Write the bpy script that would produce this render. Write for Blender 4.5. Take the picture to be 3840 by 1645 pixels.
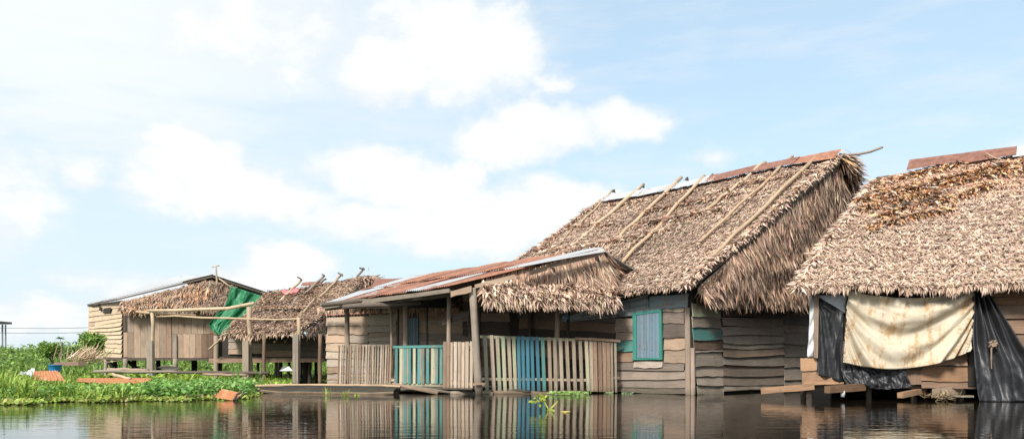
import bpy, math, random
import numpy as np
from mathutils import Vector, Matrix
random.seed(7); RNG = np.random.default_rng(7)
for o in list(bpy.data.objects): bpy.data.objects.remove(o)
SC = bpy.context.scene
COL = SC.collection

# ------------------------------------------------------------------ camera, sky, sun, exposure
F = 3000.0; HZ = 1370.0; EYE = 0.6          # focal length in photo pixels, horizon row, eye height (m)
cam = bpy.data.objects.new('camera', bpy.data.cameras.new('camera')); COL.objects.link(cam)
cam.location = (0, 0, EYE); cam.rotation_euler = (math.radians(90), 0, 0)
cam.data.sensor_width = 36; cam.data.lens = 36*F/3840
cam.data.shift_y = (HZ-822.5)/3840; cam.data.clip_start = .05; cam.data.clip_end = 3000
SC.camera = cam
SUN_DIR = Vector((-.36, -.70, .64)).normalized()
sun = bpy.data.objects.new('sun', bpy.data.lights.new('sun', 'SUN')); COL.objects.link(sun)
sun.data.energy = 2.4; sun.data.angle = math.radians(12); sun.data.color = (1, .955, .89)
sun.rotation_euler = SUN_DIR.to_track_quat('Z', 'Y').to_euler()
sun.location = (-20, -14, 25)
SC.view_settings.view_transform = 'Standard'; SC.view_settings.look = 'None'
SC.view_settings.exposure = 1.2; SC.view_settings.gamma = 1; SC.view_settings.use_curve_mapping = False

def make_world():
    w = bpy.data.worlds.new('World'); SC.world = w; w.use_nodes = True
    nt = w.node_tree; N = nt.nodes; Lk = nt.links; N.clear()
    def val(x, sock):
        if isinstance(x, (int, float)): sock.default_value = x
        elif isinstance(x, (tuple, list)): sock.default_value = x
        else: Lk.new(x, sock)
    def M(op, a, b=0.0, c=0.0, clamp=False):
        n = N.new('ShaderNodeMath'); n.operation = op; n.use_clamp = clamp
        val(a, n.inputs[0]); val(b, n.inputs[1]); val(c, n.inputs[2]); return n.outputs[0]
    def V(op, a, b=(0, 0, 0)):
        n = N.new('ShaderNodeVectorMath'); n.operation = op; val(a, n.inputs[0]); val(b, n.inputs[1])
        return n.outputs['Value'] if op in ('LENGTH', 'DOT_PRODUCT') else n.outputs[0]
    def mix(f, a, b):
        n = N.new('ShaderNodeMix'); n.data_type = 'RGBA'; val(f, n.inputs[0]); val(a, n.inputs[6]); val(b, n.inputs[7]); return n.outputs[2]
    def ramp(x, a, b):
        n = N.new('ShaderNodeMapRange'); n.interpolation_type = 'SMOOTHSTEP'; val(x, n.inputs[0])
        n.inputs[1].default_value = a; n.inputs[2].default_value = b; return n.outputs[0]
    def noise(v, s, d=6, r=.55):
        n = N.new('ShaderNodeTexNoise'); val(v, n.inputs['Vector']); n.inputs['Scale'].default_value = s
        n.inputs['Detail'].default_value = d; n.inputs['Roughness'].default_value = r; return n
    tc = N.new('ShaderNodeTexCoord'); d = tc.outputs['Generated']
    sep = N.new('ShaderNodeSeparateXYZ'); Lk.new(d, sep.inputs[0])
    az = M('ARCTAN2', sep.outputs[0], sep.outputs[1]); el = M('ARCSINE', sep.outputs[2])
    cmb = N.new('ShaderNodeCombineXYZ'); Lk.new(az, cmb.inputs[0]); Lk.new(el, cmb.inputs[1]); p = cmb.outputs[0]
    wn = noise(p, 7, 5, .6); wv = V('SUBTRACT', wn.outputs['Color'], (.5, .5, .5)); wv = V('MULTIPLY', wv, (.10, .07, 0))
    q = V('ADD', p, wv)
    fine = noise(V('MULTIPLY', p, (1, 1.6, 1)), 16, 8, .62).outputs[0]
    blobs = [(1000,110,420,170,.5),(1470,250,190,105,1),(1760,190,270,190,1),(1640,50,230,110,.8),(1880,540,230,80,.8),
             (2060,470,260,85,.9),(2300,450,190,70,.9),(730,640,200,130,1),(900,745,300,85,1),(1400,660,210,100,1),(1560,720,260,110,1),
             (1990,800,280,130,1),(1750,860,380,110,1),(2160,730,120,70,.8),(1080,1000,180,85,1),(1000,1060,260,60,.8),(340,620,90,55,.7),
             (2030,300,110,35,.55),(620,1070,330,60,.6),(150,1200,300,60,.6),(2700,560,130,45,.4),(-500,700,420,200,.9),(4700,500,500,180,.9),
             (4300,900,420,120,.7),(1350,840,260,60,.8),(1750,640,90,60,.8)]
    field = None
    for (px, py, rx, ry, wgt) in blobs:
        a = math.atan((px-1920)/F); e = math.atan((HZ-py)/math.hypot(F, px-1920))
        ln = V('LENGTH', V('MULTIPLY', V('SUBTRACT', q, (a, e, 0)), (F/(rx*1.45), F/(ry*1.45), 0)))
        f = M('MULTIPLY', M('SUBTRACT', 1.0, ln), wgt)
        field = f if field is None else M('SMOOTH_MAX', field, f, .12)
    body = M('ADD', field, M('MULTIPLY', M('SUBTRACT', fine, .5), .75))
    cloud = M('MULTIPLY', ramp(body, .0, .44), .92)
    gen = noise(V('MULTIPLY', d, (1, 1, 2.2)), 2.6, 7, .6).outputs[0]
    streak = noise(V('MULTIPLY', p, (1.3, 6, 1)), 4, 6, .6).outputs[0]
    thin = M('MULTIPLY', ramp(streak, .42, .75), .42)
    cloud = M('MAXIMUM', cloud, thin)
    away = ramp(M('ABSOLUTE', az), .75, 1.3)                       # broken cloud continued off frame, thickened there to brighten the boards
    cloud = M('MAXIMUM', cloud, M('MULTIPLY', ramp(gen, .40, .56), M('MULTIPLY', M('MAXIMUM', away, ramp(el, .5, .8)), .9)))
    left = M('MULTIPLY', ramp(M('SUBTRACT', M('MULTIPLY', el, .35), az), -.02, .62), .88)   # high veil, thicker to the left
    sky = N.new('ShaderNodeTexSky'); sky.sky_type = 'NISHITA'; sky.sun_disc = False
    sky.sun_elevation = math.asin(SUN_DIR.z); sky.sun_rotation = math.atan2(SUN_DIR.x, SUN_DIR.y)
    sky.air_density = 1.0; sky.dust_density = 1.2; sky.ozone_density = 1.2
    S = .1
    haze = (.29/S, .375/S, .418/S, 1); white = (.475/S, .475/S, .47/S, 1)
    low = M('SUBTRACT', 1.0, ramp(el, -.05, .36))
    hz = M('ADD', .6, M('MULTIPLY', low, .32))
    c = mix(hz, sky.outputs[0], haze)
    c = mix(M('MULTIPLY', low, .25), c, (.36/S, .395/S, .41/S, 1))
    left = M('MULTIPLY', left, M('ADD', .25, M('MULTIPLY', ramp(M('ADD', el, M('MULTIPLY', M('SUBTRACT', streak, .5), .25)), .16, .34), .75)))
    c = mix(left, c, (.44/S, .455/S, .46/S, 1))
    shade = mix(ramp(M('ADD', body, M('MULTIPLY', M('SUBTRACT', fine, .5), .9)), .12, .75), (.395/S, .415/S, .428/S, 1), white)
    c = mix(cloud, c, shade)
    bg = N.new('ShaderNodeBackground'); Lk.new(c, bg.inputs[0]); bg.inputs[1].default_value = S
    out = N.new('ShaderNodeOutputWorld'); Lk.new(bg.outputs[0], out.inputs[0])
make_world()

# ------------------------------------------------------------------ pixel -> place helpers
def P(px, py, Z): return Vector(((px-1920)/F*Z, Z, EYE+(HZ-py)/F*Z))
def G(px, py, z=0.0):                                  # point at height z seen at that pixel
    Z = (EYE-z)*F/(py-HZ); return Vector(((px-1920)/F*Z, Z, z))
class Plane:
    def __init__(s, a, b, c=None):
        a = Vector(a); b = Vector(b)
        n = (b-a).cross((Vector(c)-a) if c is not None else Vector((0, 0, 1))).normalized()
        if n.y > 0: n = -n
        s.p = a; s.n = n
    def hit(s, px, py, off=0.0):
        d = Vector(((px-1920)/F, 1, (HZ-py)/F)); o = Vector((0, 0, EYE))
        t = (s.p-o).dot(s.n)/d.dot(s.n); return o+d*t+s.n*off
def crop(x0, y0, w, W):                                # photo coordinates of a zoomed crop
    k = w/W
    return lambda x, y: (x0+x*k, y0+y*k)
c1 = crop(0, 1150, 900, 2007); c2 = crop(300, 980, 800, 2007); c3 = crop(800, 980, 700, 1486)
c4 = crop(1200, 900, 700, 1288); c5 = crop(1700, 900, 700, 1288); c6 = crop(2250, 1050, 800, 1484)
c7 = crop(2900, 1000, 940, 1609)

# ------------------------------------------------------------------ object helpers
WO = {}
def tag(o, label=None, cat=None, group=None, kind=None):
    if label: o['label'] = label
    if cat: o['category'] = cat
    if group: o['group'] = group
    if kind: o['kind'] = kind
    return o
def thing(name, loc, label, cat, group=None):
    o = bpy.data.objects.new(name, None); COL.objects.link(o); o.location = loc; o.empty_display_size = .3
    WO[o.name] = Vector(loc); return tag(o, label, cat, group)
def link(name, me, mat, parent, org):
    o = bpy.data.objects.new(name, me); COL.objects.link(o)
    if mat is not None and not me.materials: me.materials.append(mat)
    WO[o.name] = Vector(org)
    if parent is not None: o.parent = parent; o.location = Vector(org)-WO[parent.name]
    else: o.location = org
    return o
class MB:
    def __init__(s): s.v = []; s.f = []; s.uv = []
    def add(s, vs, fs, uvs=None):
        b = len(s.v); s.v += [tuple(v) for v in vs]; s.f += [tuple(i+b for i in f) for f in fs]
        s.uv += list(uvs) if uvs else [(v[0], v[2]) for v in vs]
    def board(s, TL, TR, BR, BL, n, t=.022, lap=.0, wob=.006, seg=4, back=0.0):
        TL, TR, BR, BL = map(Vector, (TL, TR, BR, BL)); vs = []; uv = []; fs = []
        Lm = (TR-TL).length; Hm = (BL-TL).length
        up = (TL-BL).normalized() if Hm > 0 else Vector((0, 0, 1))
        ph = random.random()*9; u0 = random.random()*20; vert = Hm > Lm
        for i in range(seg+1):
            k = i/seg
            a = TL.lerp(TR, k)+up*(random.uniform(-wob, wob)); b = BL.lerp(BR, k)+up*(random.uniform(-wob, wob)+wob*math.sin(ph+k*5))
            o2 = random.uniform(-.2, .2)*t
            vs += [a+n*(t+back), b+n*(t+lap+o2+back), b+n*(lap+back), a+n*back]
            row = [(k*Lm, Hm), (k*Lm, 0), (k*Lm, -.02), (k*Lm, Hm+.02)]
            uv += [(u0+(q[1] if vert else q[0]), q[0] if vert else q[1]) for q in row]
        for i in range(seg):
            p = i*4; q = p+4
            for j in range(4): fs.append((p+j, p+(j+1) % 4, q+(j+1) % 4, q+j))
        fs.append((3, 2, 1, 0)); e = seg*4; fs.append((e, e+1, e+2, e+3)); s.add(vs, fs, uv)
    def pole(s, pts, r, sides=7, jit=.08):
        pts = [Vector(p) for p in pts]; rs = r if isinstance(r, (list, tuple)) else [r]*len(pts)
        vs = []; uv = []; fs = []; L = 0; u0 = random.random()*20
        for i, p in enumerate(pts):
            t = (pts[min(i+1, len(pts)-1)]-pts[max(i-1, 0)]).normalized()
            a = t.cross(Vector((.31, .9, .2))).normalized(); b = t.cross(a)
            if i: L += (p-pts[i-1]).length
            for j in range(sides):
                an = j/sides*2*math.pi; rr = rs[i]*(1+random.uniform(-jit, jit))
                vs.append(p+(a*math.cos(an)+b*math.sin(an))*rr); uv.append((u0+L, j/sides*.3))
        for i in range(len(pts)-1):
            for j in range(sides):
                k = (j+1) % sides; fs.append((i*sides+j, i*sides+k, (i+1)*sides+k, (i+1)*sides+j))
        fs.append(tuple(range(sides))[::-1]); fs.append(tuple((len(pts)-1)*sides+j for j in range(sides))); s.add(vs, fs, uv)
    def build(s, name, mat, parent=None, smooth=False, org=None):
        V = np.array(s.v, float)
        if org is None: org = (V.min(0)+V.max(0))/2
        me = bpy.data.meshes.new(name); me.from_pydata([tuple(v) for v in V-np.array(org)], [], s.f)
        ul = me.uv_layers.new(name='UVMap'); li = np.empty(len(me.loops), int); me.loops.foreach_get('vertex_index', li)
        ul.data.foreach_set('uv', np.array(s.uv, np.float32)[li].ravel())
        if smooth: me.polygons.foreach_set('use_smooth', [True]*len(me.polygons))
        me.update(); return link(name, me, mat, parent, org)
def board(name, mat, parent, TL, TR, BR, BL, n, **k): m = MB(); m.board(TL, TR, BR, BL, n, **k); return m.build(name, mat, parent)
def wob_pts(a, b, n=6, amp=.02):
    a = Vector(a); b = Vector(b)
    return [a.lerp(b, i/(n-1))+Vector((random.uniform(-amp, amp), random.uniform(-amp, amp), random.uniform(-amp, amp)))*(1 if 0 < i < n-1 else .3) for i in range(n)]
def pole(name, mat, parent, a, b, r0, r1=None, n=6, amp=.015, sides=8):
    r1 = r0 if r1 is None else r1
    m = MB(); m.pole(wob_pts(a, b, n, amp), [r0+(r1-r0)*i/(n-1) for i in range(n)], sides); return m.build(name, mat, parent, smooth=True)
def sheetgrid(fn, nu, nv):
    vs = [fn(i/nu, j/nv) for j in range(nv+1) for i in range(nu+1)]
    fs = [(j*(nu+1)+i, j*(nu+1)+i+1, (j+1)*(nu+1)+i+1, (j+1)*(nu+1)+i) for j in range(nv) for i in range(nu)]
    return vs, fs
def grid_obj(name, mat, parent, fn, nu, nv, su=1, sv=1, smooth=True, thick=0):
    vs, fs = sheetgrid(fn, nu, nv); m = MB(); m.add(vs, fs, [(i/nu*su, j/nv*sv) for j in range(nv+1) for i in range(nu+1)])
    o = m.build(name, mat, parent, smooth)
    if thick:
        md = o.modifiers.new('thickness', 'SOLIDIFY'); md.thickness = thick; md.offset = 0
    return o
def bil(TL, TR, BR, BL, u, v): return (TL*(1-u)+TR*u)*(1-v)+(BL*(1-u)+BR*u)*v
def corrugated(name, mat, parent, TL, TR, BR, BL, pitch=.09, amp=.014, along='v', off=0.0, wob=.01, seg=5):
    """corrugated sheet; the waves run along v (top to bottom) or u"""
    TL, TR, BR, BL = map(Vector, (TL, TR, BR, BL)); n = (TR-TL).cross(BL-TL).normalized()
    if n.z < 0: n = -n
    wid = ((TR-TL).length+(BR-BL).length)/2 if along == 'v' else ((BL-TL).length+(BR-TR).length)/2
    nc = max(3, int(wid/pitch)); na = nc*4; ph = [random.uniform(0, 6) for _ in range(4)]
    def fn(u, v):
        a, b = (u, v) if along == 'v' else (v, u)
        q = bil(TL, TR, BR, BL, u, v)
        return q+n*(off+amp*math.sin(a*nc*2*math.pi)+wob*math.sin(ph[0]+b*3)*math.sin(ph[1]+a*4))
    L = (BL-TL).length if along == 'v' else (TR-TL).length
    o = grid_obj(name, mat, parent, fn, na if along == 'v' else seg, seg if along == 'v' else na, su=wid if along == 'v' else L, sv=L if along == 'v' else wid)
    return o

# fast numpy strips: leaves, blades, straws
def unit(a): return a/np.maximum(np.linalg.norm(a, axis=1, keepdims=True), 1e-9)
def strips(name, mat, parent, pos, dr, nr, L, Wd, bend, col, prof=(.55, 1, .05), kind='stuff', droop=None, join=None):
    """pos, dr, nr: (N,3); L, Wd, bend: (N,); col: (N,3)"""
    Nn = len(pos); K = len(prof); dr = unit(dr); side = unit(np.cross(dr, nr)); nn = np.cross(side, dr)
    V = np.zeros((Nn, K, 2, 3))
    for k in range(K):
        s = k/(K-1)
        c = pos+dr*(L*s)[:, None]+nn*(bend*L*s*s)[:, None]
        if droop is not None: c = c-np.array([0, 0, 1.])[None]*(droop*L*s*s)[:, None]
        w = (Wd*prof[k]*.5)[:, None]
        V[:, k, 0] = c-side*w+nn*w*.25; V[:, k, 1] = c+side*w+nn*w*.25
    V = V.reshape(-1, 3); base = (np.arange(Nn)*K*2)[:, None]
    q = np.array([[2*k, 2*k+1, 2*k+3, 2*k+2] for k in range(K-1)]).ravel()[None]
    idx = (base+q).ravel().astype(np.int32); nf = Nn*(K-1)
    org = (V.min(0)+V.max(0))/2
    me = bpy.data.meshes.new(name); me.vertices.add(len(V)); me.vertices.foreach_set('co', (V-org).astype(np.float32).ravel())
    me.loops.add(len(idx)); me.loops.foreach_set('vertex_index', idx)
    me.polygons.add(nf); me.polygons.foreach_set('loop_start', (np.arange(nf)*4).astype(np.int32)); me.polygons.foreach_set('loop_total', np.full(nf, 4, np.int32))
    ca = me.color_attributes.new('Col', 'FLOAT_COLOR', 'POINT')
    cc = np.ones((Nn, K*2, 4), np.float32); cc[:, :, :3] = col[:, None, :]
    ca.data.foreach_set('color', cc.ravel()); me.update(calc_edges=True)
    o = link(name, me, mat, parent, org)
    if kind: o['kind'] = kind
    return o
def pick(cols, n, jit=.15, w=None):
    c = np.array(cols)[RNG.choice(len(cols), n, p=w)]
    return np.clip(c*(1+RNG.normal(0, jit, (n, 1)))*(1+RNG.normal(0, jit*.25, (n, 3))), .01, .9)

# ------------------------------------------------------------------ materials
class NB:
    def __init__(s, name):
        s.m = bpy.data.materials.new(name); s.m.use_nodes = True; s.nt = s.m.node_tree; s.b = s.nt.nodes['Principled BSDF']
    def n(s, t, **k):
        nd = s.nt.nodes.new(t)
        for a, v in k.items(): setattr(nd, a, v)
        return nd
    def l(s, a, b): s.nt.links.new(a, b)
    def noise(s, vec, scale, detail=4, rough=.6):
        n = s.n('ShaderNodeTexNoise'); s.l(vec, n.inputs['Vector']); n.inputs['Scale'].default_value = scale
        n.inputs['Detail'].default_value = detail; n.inputs['Roughness'].default_value = rough; return n.outputs[0]
    def rng(s, x, a, b, c=0, d=1):
        n = s.n('ShaderNodeMapRange'); s.l(x, n.inputs[0])
        for i, v in enumerate((a, b, c, d)): n.inputs[i+1].default_value = v
        return n.outputs[0]
    def mix(s, f, a, b, mode='MIX'):
        n = s.n('ShaderNodeMix', data_type='RGBA', blend_type=mode)
        for x, i in ((f, 0), (a, 6), (b, 7)):
            if isinstance(x, (int, float)): n.inputs[i].default_value = x
            elif isinstance(x, (tuple, list)): n.inputs[i].default_value = (*x[:3], 1)
            else: s.l(x, n.inputs[i])
        return n.outputs[2]
    def math(s, op, a, b=0.0):
        n = s.n('ShaderNodeMath', operation=op)
        for x, i in ((a, 0), (b, 1)):
            if isinstance(x, (int, float)): n.inputs[i].default_value = x
            else: s.l(x, n.inputs[i])
        return n.outputs[0]
    def bump(s, h, dist, strength=1):
        n = s.n('ShaderNodeBump'); s.l(h, n.inputs['Height']); n.inputs['Distance'].default_value = dist; n.inputs['Strength'].default_value = strength
        s.l(n.outputs[0], s.b.inputs['Normal'])
    def uvw(s, scale=(1, 1, 1)):
        tc = s.n('ShaderNodeTexCoord'); oi = s.n('ShaderNodeObjectInfo')
        r = s.math('MULTIPLY', oi.outputs['Random'], 37.0); cb = s.n('ShaderNodeCombineXYZ')
        for i in range(3): s.l(r, cb.inputs[i])
        m = s.n('ShaderNodeVectorMath', operation='ADD'); s.l(tc.outputs['UV'], m.inputs[0]); s.l(cb.outputs[0], m.inputs[1])
        k = s.n('ShaderNodeVectorMath', operation='MULTIPLY'); s.l(m.outputs[0], k.inputs[0]); k.inputs[1].default_value = scale
        return k.outputs[0], oi.outputs['Random'], m.outputs[0]
def wood(name, a, b, c=None, paint=None, pamt=.5, var=.45, rough=.85):
    s = NB(name); g, r, flat = s.uvw((1.6, 26, 1))
    n1 = s.noise(g, 1.6, 6, .7); col = s.mix(s.rng(n1, .32, .68), a, b)
    n2 = s.noise(flat, 2.1, 4); col = s.mix(s.rng(n2, .52, .75, 0, .7), col, c or tuple(x*.55 for x in a))
    if paint:
        g2 = s.noise(g, .9, 7, .75); n3 = s.noise(flat, 1.6, 5, .7); f = s.math('ADD', s.math('MULTIPLY', g2, .6), s.math('MULTIPLY', n3, .4))
        col = s.mix(s.rng(f, .62-pamt*.3, .57-pamt*.3, 0, .92), paint, col) if False else s.mix(s.rng(f, .35+pamt*.25, .29+pamt*.25, 0, .9), col, paint)
    g3 = s.n('ShaderNodeVectorMath', operation='MULTIPLY'); s.l(flat, g3.inputs[0]); g3.inputs[1].default_value = (1.1, 34, 1)
    crk = s.noise(g3.outputs[0], 1.3, 5, .75); col = s.mix(s.rng(crk, .60, .70, 0, .75), col, tuple(x*.28 for x in b))
    spot = s.n('ShaderNodeTexVoronoi'); s.l(flat, spot.inputs['Vector']); spot.inputs['Scale'].default_value = 5.5; col = s.mix(s.rng(spot.outputs['Distance'], .10, .05, 0, .8), col, tuple(x*.25 for x in b))
    geo = s.n('ShaderNodeNewGeometry'); sx = s.n('ShaderNodeSeparateXYZ'); s.l(geo.outputs['Position'], sx.inputs[0])
    wet = s.rng(s.math('ADD', sx.outputs[2], s.math('MULTIPLY', s.noise(geo.outputs['Position'], 3, 4), .35)), .36, .16, 0, .65); col = s.mix(wet, col, (.06, .058, .035))
    v = s.rng(s.math('FRACT', s.math('MULTIPLY', r, 7.31)), 0, 1, 1-var, 1+var*.6)
    col = s.mix(1.0, col, v_col(s, v), 'MULTIPLY')
    hue = s.math('FRACT', s.math('MULTIPLY', r, 13.7)); col = s.mix(s.rng(hue, .5, 1, 0, .35), col, s.mix(1.0, col, (1.12, .92, .78), 'MULTIPLY'))
    s.l(col, s.b.inputs['Base Color']); s.b.inputs['Roughness'].default_value = rough; s.b.inputs['Specular IOR Level'].default_value = .25
    s.bump(n1, .006, .8); return s.m
def v_col(s, v):
    c = s.n('ShaderNodeCombineXYZ')
    for i in range(3): s.l(v, c.inputs[i])
    return c.outputs[0]
M = {}
M['grey'] = wood('weathered_grey_wood', (0.360, 0.294, 0.240), (0.228, 0.180, 0.144))
M['greydk'] = wood('dark_weathered_wood', (0.150, 0.121, 0.098), (0.081, 0.063, 0.052))
M['tan'] = wood('tan_weathered_wood', (0.447, 0.335, 0.246), (0.291, 0.212, 0.151), var=.3)
M['pale'] = wood('pale_new_wood', (.62, .50, .35), (.50, .39, .26), (.34, .27, .19), var=.12)
M['canoe'] = wood('black_wet_wood', (.05, .045, .04), (.03, .027, .025), var=.1)
M['brown'] = wood('brown_weathered_wood', (0.308, 0.209, 0.148), (0.184, 0.123, 0.087))
M['orange'] = wood('orange_sawn_wood', (.36, .215, .125), (.25, .15, .09), (.14, .10, .07), var=.4)
M['pole'] = wood('peeled_pole_wood', (.56, .43, .30), (.40, .30, .20), (.30, .22, .15), var=.18)
M['post'] = wood('grey_post_wood', (0.405, 0.338, 0.270), (0.255, 0.210, 0.165), var=.2)
M['teal'] = wood('worn_teal_paint', (.34, .29, .23), (.22, .19, .15), paint=(.065, .25, .235), pamt=.9, var=.3)
M['bluelt'] = wood('faded_light_blue_paint', (.36, .35, .32), (.25, .24, .22), paint=(.27, .38, .45), pamt=.8, var=.1)
M['greylt'] = wood('light_weathered_wood', (.45, .38, .31), (.29, .24, .19), var=.3)
M['tealfr'] = wood('teal_frame_paint', (.25, .25, .21), (.2, .2, .17), paint=(.03, .23, .19), pamt=1.1, var=.1)
M['green'] = wood('worn_pale_green_paint', (0.483, 0.425, 0.310), (0.345, 0.299, 0.218), paint=(0.345, 0.414, 0.276), pamt=.7, var=.2)
M['blue'] = wood('worn_blue_paint', (.26, .25, .23), (.18, .18, .17), paint=(.05, .20, .27), pamt=1.05, var=.2)
M['bluegrey'] = wood('worn_bluegrey_paint', (.20, .20, .19), (.14, .14, .14), paint=(.16, .24, .30), pamt=.95, var=.12)
M['picket'] = wood('picket_wood', (.43, .36, .27), (.27, .22, .165), var=.28)
M['picketdk'] = wood('brown_picket_wood', (.34, .235, .165), (.21, .145, .105), var=.25)
M['pink'] = wood('pale_picket_wood', (.54, .435, .335), (.38, .30, .23), var=.18)

def attr_mat(name, rough=.85, trans=0.0, gain=1.0, spec=.2):
    s = NB(name); at = s.n('ShaderNodeAttribute', attribute_name='Col')
    tc = s.n('ShaderNodeTexCoord'); n = s.noise(tc.outputs['Object'], 9, 3); v = s.rng(n, .3, .7, .75*gain, 1.2*gain)
    col = s.mix(1.0, at.outputs['Color'], v_col(s, v), 'MULTIPLY')
    s.l(col, s.b.inputs['Base Color']); s.b.inputs['Roughness'].default_value = rough; s.b.inputs['Specular IOR Level'].default_value = spec
    if trans:
        t = s.n('ShaderNodeBsdfTranslucent'); s.l(col, t.inputs[0]); mx = s.n('ShaderNodeMixShader'); mx.inputs[0].default_value = trans
        out = s.nt.nodes['Material Output']; s.l(s.b.outputs[0], mx.inputs[1]); s.l(t.outputs[0], mx.inputs[2]); s.l(mx.outputs[0], out.inputs[0])
    return s.m
M['thatch'] = attr_mat('palm_thatch', .8)
M['leaf'] = attr_mat('green_leaf', .5, .35, spec=.4)
def plain(name, c, rough=.7, metal=0, c2=None, sc=3.0, bump=0, spec=.5):
    s = NB(name); tc = s.n('ShaderNodeTexCoord'); n = s.noise(tc.outputs['Object'], sc, 5)
    s.l(s.mix(s.rng(n, .3, .7), c, c2 or tuple(x*.7 for x in c)), s.b.inputs['Base Color'])
    s.b.inputs['Roughness'].default_value = rough; s.b.inputs['Metallic'].default_value = metal; s.b.inputs['Specular IOR Level'].default_value = spec
    if bump: s.bump(n, bump)
    return s.m
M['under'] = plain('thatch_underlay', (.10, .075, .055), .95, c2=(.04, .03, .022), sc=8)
M['dark'] = plain('shade_dark', (.035, .028, .022), .95)  # near-black: interior shade put into the colour
M['mat_soil'] = plain('rotting_plant_mat', (.10, .15, .03), .95, c2=(.05, .075, .02), sc=2)
def metal(name, zinc, rust, amt, streak=(1.2, .5, 1)):
    s = NB(name); g, r, flat = s.uvw(streak); n = s.noise(g, 2.2, 7, .7); n2 = s.noise(flat, 9, 4, .6)
    f = s.math('ADD', s.math('MULTIPLY', n, .75), s.math('MULTIPLY', n2, .25)); k = .62-amt*.32
    fac = s.rng(f, k-.04, k+.05)
    rr = s.mix(s.rng(n2, .35, .65), rust, tuple(x*.6 for x in rust)); zz = s.mix(s.rng(n, .3, .7), zinc, tuple(x*.82 for x in zinc))
    s.l(s.mix(fac, zz, rr), s.b.inputs['Base Color']); s.l(s.rng(fac, 0, 1, .42, .9), s.b.inputs['Roughness'])
    s.l(s.rng(fac, 0, 1, .35, 0), s.b.inputs['Metallic']); return s.m
M['zinc'] = metal('bare_zinc_sheet', (.56, .575, .585), (.38, .22, .15), .05)
M['zincrust'] = metal('half_rusted_sheet', (.52, .51, .50), (.33, .15, .09), .6)
M['rust'] = metal('rusted_sheet', (.55, .40, .33), (.26, .125, .09), 1.0)
M['rustor'] = metal('orange_rusted_sheet', (.62, .42, .30), (.38, .175, .11), .85)
M['rustbr'] = metal('bright_rusted_sheet', (.62, .50, .36), (.50, .20, .085), .85)
M['zincdk'] = metal('dull_grey_sheet', (.32, .36, .385), (.15, .13, .12), .25)
def tarp(name, c, rough, sc=3, c2=None, bump=.004, spec=.5):
    s = NB(name); tc = s.n('ShaderNodeTexCoord'); n = s.noise(tc.outputs['Object'], sc, 6, .65); n2 = s.noise(tc.outputs['Object'], sc*5, 4)
    s.l(s.mix(s.rng(n, .35, .7), c, c2 or tuple(x*.8 for x in c)), s.b.inputs['Base Color'])
    s.b.inputs['Roughness'].default_value = rough; s.b.inputs['Specular IOR Level'].default_value = spec; s.bump(s.math('ADD', n, s.math('MULTIPLY', n2, .4)), bump*6, 1); return s.m
M['black'] = tarp('black_plastic', (.018, .019, .021), .45, 3.5, (.032, .032, .036), bump=.002)
M['gtarp'] = tarp('green_plastic', (.012, .14, .055), .5, 2, (.02, .19, .08))
M['wtarp'] = tarp('white_plastic', (.62, .65, .66), .5)
def cream_mat():
    s = NB('stained_cream_cloth'); tc = s.n('ShaderNodeTexCoord'); uv = tc.outputs['UV']
    big = s.noise(uv, 2.3, 3, .5); fine = s.noise(uv, 17, 6, .75); vert = s.n('ShaderNodeVectorMath', operation='MULTIPLY'); s.l(uv, vert.inputs[0]); vert.inputs[1].default_value = (3.2, .55, 1)
    cols = s.noise(vert.outputs[0], 2.4, 2, .5)
    f = s.math('ADD', s.math('MULTIPLY', big, .35), s.math('ADD', s.math('MULTIPLY', fine, .38), s.math('MULTIPLY', cols, .35)))
    col = s.mix(s.rng(big, .3, .7), (.56, .50, .39), (.49, .42, .31)); col = s.mix(s.rng(f, .55, .61, 0, .75), col, (.38, .22, .09))
    s.l(col, s.b.inputs['Base Color']); s.b.inputs['Roughness'].default_value = .9; s.b.inputs['Specular IOR Level'].default_value = .1
    w = s.noise(uv, 60, 3); s.bump(w, .004, .5); return s.m
M['cream'] = cream_mat()
def water_mat():
    s = NB('dark_water'); tc = s.n('ShaderNodeTexCoord'); g = s.n('ShaderNodeVectorMath', operation='MULTIPLY'); s.l(tc.outputs['Object'], g.inputs[0]); g.inputs[1].default_value = (.42, 1.5, 1)
    n1 = s.noise(g.outputs[0], 3.6, 3, .55); n2 = s.noise(g.outputs[0], 13, 2, .5); big = s.noise(tc.outputs['Object'], .22, 2, .5)
    h = s.math('ADD', s.math('MULTIPLY', n1, 1.0), s.math('MULTIPLY', n2, .14)); h = s.math('MULTIPLY', h, s.rng(big, .38, .62, .45, 1.3))
    s.b.inputs['Base Color'].default_value = (.014, .010, .006, 1); s.b.inputs['Roughness'].default_value = .012; s.b.inputs['IOR'].default_value = 1.333; s.b.inputs['Specular Tint'].default_value = (.80, .76, .72, 1)
    s.bump(h, .0048, 1); return s.m
M['water'] = water_mat()
M['basin'] = plain('blue_plastic', (.02, .20, .50), .35, c2=(.02, .24, .58))
M['white'] = plain('white_plastic_scrap', (.7, .7, .68), .5)
M['wire'] = plain('grey_wire', (.25, .27, .3), .6)
M['conc'] = plain('far_tower_steel', (.16, .13, .14), .7)
M['cloth_red'] = plain('faded_red_plastic', (.55, .12, .13), .6, c2=(.62, .2, .2))

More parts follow.
